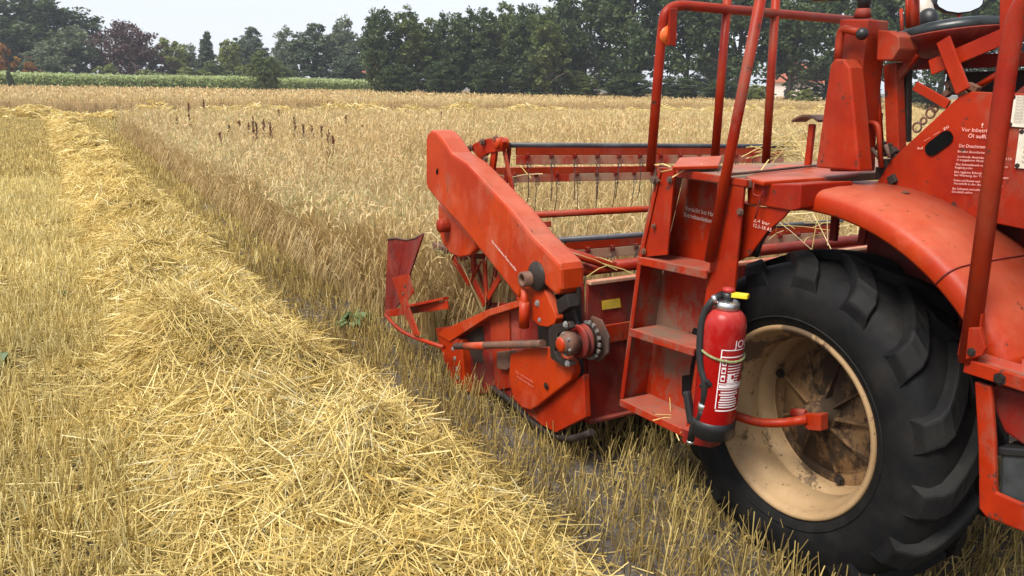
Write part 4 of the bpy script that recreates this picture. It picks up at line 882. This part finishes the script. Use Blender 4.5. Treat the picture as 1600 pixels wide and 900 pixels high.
# ---------------- rear post, foot step, battery
RP = 2.5
MB().tube(arc_pts([onX(1512, 566, RP), onX(1574, 100, RP), onX(1590, 14, RP), onX(1630, -30, RP)], 6, .12), .0285, 16).build('rear_hand_rail', 'red', HV)
MB().prism(pX([(1495, 555), (1506, 490), (1534, 490), (1526, 560), (1512, 568)], RP - .01), (.025, 0, 0)).build('rail_foot', 'red', HV, .004)
gsr = MB().prism(pX([(1513, 512), (1530, 512), (1540, 545), (1534, 556), (1508, 562)], RP - .03), (.02, 0, 0)).build('step_gusset', 'red', HV, .003)
bolt(onX(1518, 550, RP - .03), NX, gsr, .01, .008, 'grease')
q = pX([(1507, 560), (1600, 590), (1800, 640), (1800, 668), (1600, 613), (1504, 582)], RP - .02)
fs = MB().prism(q, (.02, 0, 0)).build('foot_step', 'red', HV, .004)
MB().prism([q[0] + V3(0.02, 0, -.004), V3(q[2].x + .02, q[2].y, q[0].z - .004), V3(q[2].x + .3, q[2].y, q[0].z - .004), q[0] + V3(.3, .0, -.004)], (0, 0, -.012)).build('step_plate', 'red_step', fs)
for k in range(5):
    xx = q[0].x + .05 + .055 * k; MB().prism([V3(xx, q[0].y - .01, q[0].z - .004), V3(xx + .028, q[0].y - .01, q[0].z - .004), V3(xx + .014, q[0].y - .01, q[0].z + .014)], (0, q[2].y - q[0].y, 0)).build('tread_rib', 'red_step', fs)
bolt(onX(1562, 592, RP - .02), NX, fs, .014, .006, 'grease')
hg = MB().prism(pX([(1522, 596), (1548, 604), (1554, 690), (1556, 770), (1700, 832), (1700, 872), (1540, 808), (1529, 795), (1528, 700)], RP), (.02, 0, 0)).build('battery_hanger', 'red', HV, .006)
MB().prism(pX([(1548, 604), (1640, 625), (1640, 700), (1600, 697), (1568, 675), (1553, 640)], RP + .05), (.25, 0, 0)).build('step_box', 'red_old', HV, .01)
bt = MB().prism(pX([(1562, 702), (1680, 712), (1680, 838), (1560, 798)], RP + .03), (.26, 0, 0)).build('battery', 'battery', HV, .012)
MB().prism(pX([(1558, 698), (1680, 708), (1680, 722), (1558, 712)], RP + .022), (.275, 0, 0)).build('battery_lid', 'black_plastic', bt, .006)

# straw lying on the machine
B = Bulk(); P = []
def lie(c, n, spread, l):
    for _ in range(n):
        c2_ = np.array(c) + RNG.normal(0, 1, 3) * spread; d = RNG.normal(0, 1, 3) * [1, 1, .35]; d *= l * RNG.uniform(.5, 1.2) / np.linalg.norm(d); P.append([c2_ - d / 2, c2_ + [0, 0, .01], c2_ + d / 2])
lie(onY(1225, 235, RY + .1), 40, np.array([.08, .05, .03]), .3); lie(onX(1100, 262, LXX + .2), 16, np.array([.1, .08, .006]), .2)
lie(onX(1060, 660, LXX + .05), 8, np.array([.04, .05, .008]), .18); lie(onX(1020, 650, LXX + .05), 5, np.array([.03, .08, .006]), .18); lie(onX(1250, 350, 4.0), 20, np.array([.2, .1, .05]), .4); lie(onX(810, 268, 2.7), 8, np.array([.15, .02, .06]), .25); lie(onX(940, 416, 2.5), 5, np.array([.15, .02, .02]), .35)
P = np.array(P); B.add(P, np.full((len(P), 3), .0026), RNG.uniform(.6, 1, len(P)), 3)
o = B.build('caught_straw', 'straw', HV); o['kind'] = 'stuff'

# ================================================================== fire extinguisher hung on the ladder
EX = LXX - .085
et, eb = onX(1134, 492, EX), onX(1113, 668, EX)
FEX = empty('fire_extinguisher', eb)
tag(FEX, 'red fire extinguisher with black hose tied to the ladder beside the tyre', 'extinguisher')
axe = (et - eb).normalized(); Lh = (et - eb).length; er = .088
body = MB().lathe(eb, axe, [(.0001, .0), (er - .004, .0), (er, .01), (er, Lh - .045), (er * .985, Lh - .025), (er * .9, Lh), (er * .72, Lh + .02), (er * .5, Lh + .03), (.0001, Lh + .032)], 40).build('cylinder', 'fire_red', FEX)
MB().lathe(eb, axe, [(.0001, -.03), (er - .006, -.03), (er + .003, -.024), (er + .003, .012), (er + .005, .016), (er + .005, .05), (er + .001, .052)], 40).build('base_ring', 'black_plastic', FEX)
MB().lathe(et, axe, [(er * .5, .028), (er * .58, .03), (er * .58, .058), (er * .45, .062), (.0001, .062)], 32).build('neck_ring', 'silver', FEX)
hd = MB().lathe(et, axe, [(.02, .06), (.024, .07), (.024, .095), (.0001, .1)], 16).build('valve_head', 'black_plastic', FEX)
hv = et + axe * .088
MB().bar(hv + V3(.0, .0, .0), hv + V3(.035, -.075, .004), .03, .02, (0, 0, 1)).build('yellow_lever', 'yellow', FEX, .004)
MB().lathe(et + axe * .098, axe, [(.02, 0), (.026, .004), (.024, .016), (.0001, .02)], 16).build('strike_knob', 'fire_red', FEX)
hs_ = arc_pts([hv + V3(-.01, .02, -.004), onX(1114, 468, EX - .06), onX(1098, 492, EX - .08), onX(1093, 540, EX - .09), onX(1095, 575, EX - .09), onX(1103, 600, EX - .085), onX(1098, 640, EX - .075)], 6, .08)
hose = MB().tube(hs_, .0155, 12).build('hose', 'black_rubber', FEX)
MB().tube([onX(1120, 466, EX - .05), onX(1114, 468, EX - .06)], .018, 10).build('hose_ferrule', 'silver', hose)
MB().tube([onX(1099, 630, EX - .077), onX(1097, 640, EX - .075)], .019, 10).build('hose_ferrule', 'silver', hose)
nz_ = MB().tube(arc_pts([onX(1098, 640, EX - .075), onX(1094, 655, EX - .075), onX(1084, 664, EX - .075), onX(1079, 688, EX - .075)], 4, .03), [.017] * 10 + [.016] * 2, 10).build('nozzle', 'black_plastic', FEX)
MB().bar(onX(1073, 611, EX - .075), onX(1081, 662, EX - .075), .032, .03).build('nozzle_grip', 'black_rubber', nz_, .008)
MB().tube([onX(1079, 688, EX - .075), onX(1078.5, 692, EX - .075)], .016, 10).build('nozzle_tip', 'silver', nz_)
MB().bar(onX(1100, 596, EX - .085), onX(1108, 604, EX - .07), .06, .03).build('hose_clip', 'black_plastic', FEX, .004)
# tie cord
ec = eb + axe * (Lh * .70); cr = []
u = Vector((0, 1, 0)); u = (u - axe * u.dot(axe)).normalized(); w = axe.cross(u)
for k in range(37):
    a = R(10 * k); cr.append(ec + (u * math.cos(a) + w * math.sin(a)) * (er + .004) + axe * (.02 * math.cos(a)))
MB().tube(cr, .0055, 7, False).build('tie_cord', 'cord', FEX)
MB().tube([onX(1097, 528, EX + .06), cr[2]], .0055, 6).build('tie_cord_end', 'cord', FEX)
# printed label wrapped on the cylinder: curved strips just proud of the paint
def cyl(a, h, r_=er + .0012):
    """a: degrees round the cylinder from the camera-facing side towards the wheel, h: height"""
    base = (CC - eb); base = (base - axe * base.dot(axe)).normalized(); sidev = axe.cross(base)
    return eb + axe * h + (base * math.cos(R(a)) + sidev * math.sin(R(a))) * r_
def patch(mb, a0, a1, h0, h1, r_=er + .0012):
    n = max(1, int(abs(a1 - a0) / 8)); V = []; 
    for i in range(n + 1):
        a = a0 + (a1 - a0) * i / n; V += [cyl(a, h0, r_), cyl(a, h1, r_)]
    mb.add(V, [[2 * i, 2 * i + 2, 2 * i + 3, 2 * i + 1] for i in range(n)], True); return mb
lb_ = MB(); h0, h1, a0, a1 = .115, .38, 0, 95
for r_ in ((a0, a0 + 2.5, h0 + .01, h1), (a1 - 2.5, a1, h0 + .01, h1), (a0 + 2, a1 - 2, h0, h0 + .006), (a0, a1, h1 - .03, h1 - .025), (a0, a1, h0 + .12, h0 + .124), (a0, a1, h0 + .095, h0 + .099), (a0, a1, h1, h1 + .004)): patch(lb_, *r_)
for k in range(9): patch(lb_, a0 + 22, a0 + 22 + 40 + random.uniform(-6, 10), h1 - .055 - k * .012, h1 - .051 - k * .012)
for k in range(7): patch(lb_, a0 + 6 + random.uniform(0, 6), a1 - 28 - random.uniform(0, 14), h0 + .082 - k * .011, h0 + .0875 - k * .011)
for k in range(3): patch(lb_, a0 + 6, a0 + 17, h1 - .065 - k * .034, h1 - .038 - k * .034)
patch(lb_, a0 + 24, a0 + 44, h0 + .13, h0 + .165); patch(lb_, a0 + 4, a1 - 4, h0 + .103, h0 + .116)
lb_.build('printed_label', 'white_label', FEX)
pk = MB()
for k in range(3): patch(pk, a0 + 8, a0 + 15, h1 - .058 - k * .034, h1 - .046 - k * .034, er + .0022)
patch(pk, a0 + 34, a0 + 42, h0 + .143, h0 + .16, er + .0022); pk.build('label_pictogram', 'fire_red', FEX)
# maker's lettering bent round the cylinder
cu = bpy.data.curves.new('lettering', 'FONT'); cu.body = 'JOCKEL'; cu.size = .045; ob = bpy.data.objects.new('tmp', cu); col.objects.link(ob); dg = bpy.context.evaluated_depsgraph_get(); dg.update()
me = bpy.data.meshes.new_from_object(ob.evaluated_get(dg)); bpy.data.objects.remove(ob)
for v in me.vertices: v.co = cyl(34 + math.degrees(v.co.x / er), h1 + .012 + v.co.y) - eb
me.materials.clear(); me.materials.append(M['white_label']); link('maker_lettering', me, eb, FEX)

# ================================================================== weeds in the crop
def dock(px, py, h, lean, n=110, top=True):
    base = onZ(px, py, .80); bx, by = base.x, base.y; d = base.length; w = max(.012, d * .0009)
    B = Bulk(); p0 = np.array([bx, by, .0]); p2 = p0 + [lean * .5, lean * .2, .74 + h]; p1 = (p0 + p2) / 2 + [lean * .1, 0, 0]; w = max(.006, d * .00036)
    B.add(np.array([[p0, p1, p2]]), np.array([[w, w * .9, w * .5]]), np.array([.4]), 3)
    t = RNG.uniform(0, 1, n)[:, None]; lo = p0 + (p2 - p0) * (.6 / (.74 + h)); c_ = lo * (1 - t) + p2 * t + RNG.normal(0, 1, (n, 3)) * [.022, .022, .01] * (1.15 - t); dd = RNG.normal(0, .012, (n, 3)) + [0, 0, .025]
    B.add(np.stack([c_, c_ + dd, c_ + dd * 1.7], 1), np.tile([w * .5, w * 1.6, w * .4], (n, 1)), RNG.random(n), 2)
    me = B.mesh('dock_stalk', 'dock'); me.transform(Matrix.Translation((-bx, -by, 0))); return link('dock_stalk', me, Vector((bx, by, 0)))
ORD = 'first second third fourth fifth sixth seventh eighth ninth tenth eleventh twelfth thirteenth fourteenth fifteenth sixteenth seventeenth eighteenth nineteenth twentieth twenty-first twenty-second twenty-third twenty-fourth'.split()
DOCKS = [(297, 192, .55, 0), (319, 172, .45, .03), (250, 188, .15, .02), (278, 190, .18, -.02), (362, 206, .2, -.1), (375, 205, .26, 0), (386, 203, .2, .1), (396, 214, .42, .03), (403, 222, .36, -.03), (412, 210, .34, .04), (424, 218, .36, 0), (463, 210, .42, -.05), (474, 222, .38, .04), (487, 216, .28, .05), (503, 214, .28, 0), (514, 232, .32, .02), (520, 238, .28, .04), (436, 180, .25, 0), (541, 190, .26, 0), (566, 205, .2, .03), (345, 220, .2, 0), (690, 180, .2, 0), (634, 176, .2, 0), (740, 178, .22, .03)]
rank = {k: r_ for r_, k in enumerate(sorted(range(len(DOCKS)), key=lambda q: DOCKS[q][0]))}
for i, (x, y, h, l) in enumerate(DOCKS):
    o = dock(x, y + 6, h * 1.1 + .05, l); lab = 'slender rust brown dock stalk above the pale crop, %s from the left' % ORD[rank[i]]
    if i == 0: lab = 'tallest rust brown dock stalk, alone near the left edge of the crop'
    tag(o, lab, 'dock plant', 'dock stalks standing in the crop')
def leafy(px, py, r_, n, lab):
    b = onZ(px, py, .02); a = RNG.uniform(0, 6.28, n); l = r_ * RNG.uniform(.5, 1, n); z = RNG.uniform(.02, .10, n)
    p0 = np.tile([b.x, b.y, .01], (n, 1)); p1 = p0 + np.stack([np.cos(a) * l * .5, np.sin(a) * l * .5, z + .04], 1); p2 = p0 + np.stack([np.cos(a) * l, np.sin(a) * l, z], 1)
    B = Bulk(); B.add(np.stack([p0, (p0 + p1) / 2, p1, p2], 1), np.tile([.004, .018, .03, .006], (n, 1)), RNG.random(n), 2, np.stack([-np.sin(a), np.cos(a), a * 0], 1))
    me = B.mesh('leafy_weed', 'weed'); me.transform(Matrix.Translation((-b.x, -b.y, 0))); tag(link('leafy_weed', me, Vector((b.x, b.y, 0))), lab, 'weed', 'green weeds in the stubble')
leafy(553, 512, .17, 26, 'small green weed at the foot of the crop near the divider')
leafy(568, 506, .12, 16, 'pale green weed sprout right beside the crop edge')
leafy(98, 470, .06, 7, 'low green weed between straw windrow and left stubble')
leafy(12, 575, .06, 6, 'grey green weed at the left edge of the stubble')
leafy(278, 262, .16, 14, 'green weed in the crop wall far up the cut edge')

# ================================================================== trees
def crown_mesh(name, mat, H, W, base, leaves, clumps, leaf, seed, shape='round', gap=.0):
    rg = np.random.default_rng(seed); cl = []
    # clump centres fill an uneven envelope, kept near its shell so that the inside stays airy
    while len(cl) < clumps:
        u = rg.normal(size=3); u /= np.linalg.norm(u); t = rg.random() ** (.45)
        z = base + (H - base) * (.5 + .5 * u[2] * t)
        f = (z - base) / (H - base)
        if shape == 'cone': wmax = W * .5 * (1.05 - f) ** .75
        elif shape == 'oval': wmax = W * .5 * math.sqrt(max(.02, 1 - (2 * f - .9) ** 2 * .85))
        else: wmax = W * .5 * math.sqrt(max(.03, 1 - abs(2 * f - .85) ** 2.3 * .8))
        ang = math.atan2(u[1], u[0]); lob = .78 + .3 * math.sin(ang * 3 + seed) * math.sin(f * 7 + seed * 1.3) + .12 * math.sin(ang * 7 + f * 11)
        rr = wmax * lob * (rg.random() ** .45)
        if gap and rg.random() < gap * (math.sin(ang * 2.3 + f * 9 + seed) > .25): continue
        cl.append((rr * math.cos(ang), rr * math.sin(ang), z, f, rr / (wmax + .01)))
    cl = np.array(cl); per = leaves // clumps; n = clumps * per; c_ = np.repeat(cl[:, :3], per, 0); size = np.repeat(rg.uniform(.55, 1.15, clumps), per) * W * .085
    o = rg.normal(size=(n, 3)); o /= np.linalg.norm(o, axis=1, keepdims=True); o *= (rg.random((n, 1)) ** .4); p = c_ + o * size[:, None] * [1.15, 1.15, .8]
    d = rg.normal(size=(n, 3)) * [1, 1, .6]; d /= np.linalg.norm(d, axis=1, keepdims=True); s_ = leaf * rg.uniform(.6, 1.3, n)[:, None]
    base_r = np.repeat(rg.normal(.5, .16, clumps), per); rnd = np.clip(base_r + rg.normal(0, .15, n), 0, 1)
    B = Bulk(); B.add(np.stack([p - d * s_, p, p + d * s_], 1), np.stack([s_[:, 0] * .12, s_[:, 0] * .55, s_[:, 0] * .1], 1), rnd, 2, rg.normal(size=(n, 3)))
    tr = MB(); rr = H * .018 + .05
    tr.tube([V3(0, 0, -.2), V3(.05, 0, base), V3(.1, .08, base + (H - base) * .4), V3(.0, .1, base + (H - base) * .8)], [rr * 1.3, rr, rr * .6, rr * .15], 8)
    for k in range(0, min(len(cl), 16)):
        c = cl[k]; s0 = V3(.05, .03, base * .8 + (c[2] - base * .8) * .45); tr.tube([s0, (s0 + V3(*c[:3])) / 2 + V3(0, 0, .2), V3(*c[:3])], [rr * .42, rr * .25, rr * .08], 5)
    return B.mesh(name, mat), tr.mesh('trunk')
KIND = {}
def kind(key, mat, H, W, base, leaves, clumps, leaf, seed, shape='round', bark='bark', gap=0):
    c, t_ = crown_mesh('crown', mat, H, W, base, leaves, clumps, leaf, seed, shape, gap); t_.materials.append(M[bark]); KIND[key] = (c, t_, H, W)
kind('oak', 'leaf_dark', 13, 11, 2.2, 12000, 240, .20, 3, gap=.95)
kind('oak2', 'leaf_dark', 13, 10, 1.8, 12000, 240, .20, 5, gap=.95)
kind('full', 'leaf_dark', 11, 8, .4, 12000, 260, .19, 8, 'oval')
kind('full2', 'leaf_mid', 11, 7.5, .4, 11400, 240, .19, 13, 'oval')
kind('birch', 'leaf_mid', 11, 6, 1, 9600, 200, .19, 21, 'oval', 'bark_pale')
kind('light', 'leaf_light', 8, 6, .3, 8400, 180, .19, 34, 'oval')
kind('copper', 'leaf_copper', 10, 11, .4, 11400, 260, .19, 55)
kind('grey', 'leaf_grey', 9, 8, .4, 9600, 200, .19, 60)
kind('blue', 'leaf_blue', 10, 6, .3, 9600, 220, .19, 72, 'oval')
kind('cone', 'leaf_blue', 9, 5, .2, 8400, 200, .19, 81, 'cone')
kind('autumn', 'leaf_autumn', 5, 4, .3, 3500, 50, .22, 90)
def tree(key, px, top, dist, wpx, label, name='broadleaf_tree', group=None):
    """px: centre column, top: row of the crown's tip, dist: metres from the camera along the ground"""
    d = ray(px, 140); d.z = 0; d.normalize(); base = Vector((d.x * dist, d.y * dist, 0))
    rd = ray(px, top); H = CAM_H + rd.z / math.hypot(rd.x, rd.y) * dist; dep = base.dot(FW) + CAM_H * -FW.z; W = wpx * dep / FOC
    c, t_, kh, kw = KIND[key]; r_ = empty(name, base); s = Vector((W / kw, W / kw, H / kh)); rz = random.uniform(0, 6.28)
    for nm, me in (('crown', c), ('trunk', t_)):
        o = link(nm, me, base, r_); o.scale = s; o.rotation_euler = (0, 0, rz)
    tag(r_, label, 'tree', group); return r_
L_ = 'trees at the left end of the field'
tree('full', 20, -30, 150, 190, 'tall dark green tree at the far left edge of the picture', group=L_)
tree('oak2', 88, -8, 146, 160, 'broad dark green tree left of the copper beech', group=L_)
tree('grey', 122, 42, 136, 110, 'grey green tree with drooping foliage just left of the copper beech', group=L_)
tree('grey', 70, 78, 130, 80, 'low grey green bush at the foot of the big left tree', 'bush', L_)
tree('autumn', 8, 62, 128, 44, 'small tree with yellow and orange leaves at the left edge', group=L_)
tree('autumn', 52, 92, 127, 26, 'small orange leaved shrub beside the dark left trees', 'bush', L_)
tree('copper', 205, 33, 134, 118, 'purple brown copper beech among green trees', group=L_)
tree('light', 172, 98, 128, 40, 'low light green shrub in front of the copper beech', 'bush', L_)
tree('light', 272, 58, 138, 66, 'yellow green tree right beside the copper beech', group=L_)
tree('grey', 300, 70, 145, 60, 'pale green tree behind the yellow green one', group=L_)
tree('cone', 327, 45, 140, 46, 'slim dark pointed tree rising above its light green neighbours', group=L_)
tree('light', 362, 60, 132, 48, 'light green pointed tree between two darker ones', group=L_)
tree('full2', 334, 92, 128, 50, 'mid green bush at the foot of the slim pointed tree', 'bush', L_)
tree('blue', 396, 42, 146, 66, 'blue green round topped tree standing behind the light green one', group=L_)
tree('grey', 452, 44, 140, 60, 'pale grey green tree behind the dark rounded bush', group=L_)
tree('blue', 492, 36, 128, 88, 'dark blue green tree with a rounded crown left of the tall row', group=L_)
tree('grey', 540, 28, 140, 80, 'hazy grey green tree just left of the tall dark row', group=L_)
tree('blue', 545, 78, 122, 60, 'shaded low tree at the left foot of the tall dark row', group=L_)
tree('full2', 437, 92, 122, 56, 'low green tree behind the maize', group=L_)
tree('full2', 415, 76, 100, 56, 'dark rounded bush standing alone in front of the maize', 'bush')
tree('cone', 17, 108, 100, 20, 'tiny dark bush in front of the maize at the left edge', 'bush')
tree('light', 235, 108, 126, 60, 'low light green hedge shrub under the copper beech', 'bush', L_)
tree('light', 300, 104, 126, 60, 'low light green hedge shrub right of the copper beech', 'bush', L_)
tree('light', 385, 100, 126, 50, 'low light green hedge shrub behind the lone dark bush', 'bush', L_)
RW = 'dark tree row along the right side of the field'
row = [('full', 597, 6, 94, 80), ('birch', 640, 10, 95, 74), ('full2', 672, 22, 98, 70), ('full', 706, 12, 96, 84), ('full', 748, 4, 97, 86), ('full2', 790, -4, 99, 84), ('full', 822, -2, 96, 88), ('birch', 852, 12, 93, 74), ('oak', 912, -50, 100, 150), ('full', 880, 40, 100, 80), ('oak2', 985, -70, 98, 150), ('oak', 1070, -60, 98, 160), ('oak2', 1150, -80, 97, 160), ('oak', 1232, -60, 95, 160), ('oak2', 1310, -75, 95, 160), ('oak', 1392, -60, 92, 160), ('oak2', 1470, -80, 90, 170), ('oak', 1560, -70, 88, 170), ('oak2', 1650, -70, 86, 170), ('oak', 960, 70, 112, 130), ('oak', 1120, 80, 112, 130), ('oak2', 1290, 80, 110, 130)]
names = ['leftmost tall tree of the dark right hand row', 'lighter green birch like tree second in the right hand row', 'third tree of the right hand row, with a lower top', 'dark full crowned tree, fourth in the right hand row', 'dark full crowned tree above the reel cover', 'mid green tree right of the reel cover', 'dark tree left of the gap in the tall crowns', 'lighter green tree just left of the tall oaks']
for i, (k_, px, tp, ds, w) in enumerate(row):
    lab = names[i] if i < len(names) else ('tall open crowned dark tree, %s from the left among the tallest of the row' % ORD[[8, 10, 11, 12, 13, 14, 15, 16, 17, 18].index(i)] if i in (8, 10, 11, 12, 13, 14, 15, 16, 17, 18) else ('lower dark full crowned tree between the birch like tree and the first tall one' if i == 9 else 'dark tree of the second rank behind the tall ones, %s from the left' % ORD[i - 19]))
    tree(k_, px, tp, ds, w, lab, group=RW)
for i, (k_, px, tp, ds, w) in enumerate([('full', 620, 96, 92, 70), ('full', 690, 92, 93, 80), ('full', 760, 90, 94, 84), ('full', 830, 88, 94, 84), ('full2', 905, 108, 95, 80), ('full', 980, 112, 94, 90), ('full', 1060, 116, 93, 90), ('light', 1184, 132, 88, 60), ('light', 1255, 138, 88, 50), ('full', 1130, 122, 92, 80), ('full', 1340, 128, 90, 90), ('full', 1440, 128, 88, 90)]):
    tree(k_, px, tp, ds, w, ('light green shrub at the foot of the dark row, %s of two' % ('left' if px < 1200 else 'right')) if k_ == 'light' else 'dark undergrowth bush at the foot of the right hand row, %s from the left' % ORD[[620, 690, 760, 830, 905, 980, 1060, 1130, 1340, 1440].index(px)], 'bush', 'undergrowth along the tree row')

# ================================================================== houses glimpsed through the trees
def house(px, dist, w, h, rz, label, wall, roof):
    d = ray(px, 140); d.z = 0; d.normalize(); c = Vector((d.x * dist, d.y * dist, 0)); r_ = empty('house', c); Rz = Matrix.Rotation(rz, 3, 'Z'); D_ = 6.0
    T = lambda x, y, z: c + Rz @ V3(x, y, z)
    MB().prism([T(-w / 2, -D_ / 2, -.1), T(w / 2, -D_ / 2, -.1), T(w / 2, D_ / 2, -.1), T(-w / 2, D_ / 2, -.1)], (0, 0, h + .1)).build('wall', wall, r_)
    rf = MB().prism([T(-w / 2 - .3, -D_ / 2 - .4, h), T(-w / 2 - .3, D_ / 2 + .4, h), T(-w / 2 - .3, 0, h + 3)], Rz @ V3(w + .6, 0, 0)).build('roof', roof, r_)
    MB().prism([T(w * .2, .4, h + 1.8), T(w * .2 + .6, .4, h + 1.8), T(w * .2 + .6, 1, h + 1.8), T(w * .2, 1, h + 1.8)], (0, 0, 1.8)).build('chimney', 'brick', rf)
    for k in range(3):
        x = -w / 2 + w * (k + .5) / 3; wi = MB().prism([T(x - .55, -D_ / 2 - .03, 1), T(x + .55, -D_ / 2 - .03, 1), T(x + .55, -D_ / 2 - .03, 2.2), T(x - .55, -D_ / 2 - .03, 2.2)], Rz @ V3(0, .06, 0)).build('window', 'plaster', r_)
        MB().prism([T(x - .47, -D_ / 2 - .036, 1.08), T(x + .47, -D_ / 2 - .036, 1.08), T(x + .47, -D_ / 2 - .036, 2.12), T(x - .47, -D_ / 2 - .036, 2.12)], Rz @ V3(0, -.006, 0)).build('pane', 'pane', wi)
    tag(r_, label, 'house')
house(1268, 135, 12, 3.2, -.7, 'pale house with red tiled roof glimpsed through the right hand trees', 'plaster', 'roof_tile')
house(565, 150, 9, 3, -.3, 'brick house glimpsed at the left foot of the tall dark row', 'brick', 'roof_tile')
house(58, 165, 10, 3.4, .0, 'orange brick house glimpsed between the left hand trees', 'brick', 'roof_tile')

# ================================================================== air
hz = NT('haze_air'); hz.t.nodes.remove(hz.b); pv = hz.N('ShaderNodeVolumePrincipled'); pv.inputs['Color'].default_value = (.86, .91, 1, 1); pv.inputs['Density'].default_value = .0006; pv.inputs['Anisotropy'].default_value = .2
hz.L(pv.outputs[0], hz.out.inputs['Volume'])
o = MB().box((60, 60, 14), (420, 420, 30)).build('haze', 'haze_air'); tag(o, 'thin pale haze hanging over the whole field', 'haze', kind='stuff')
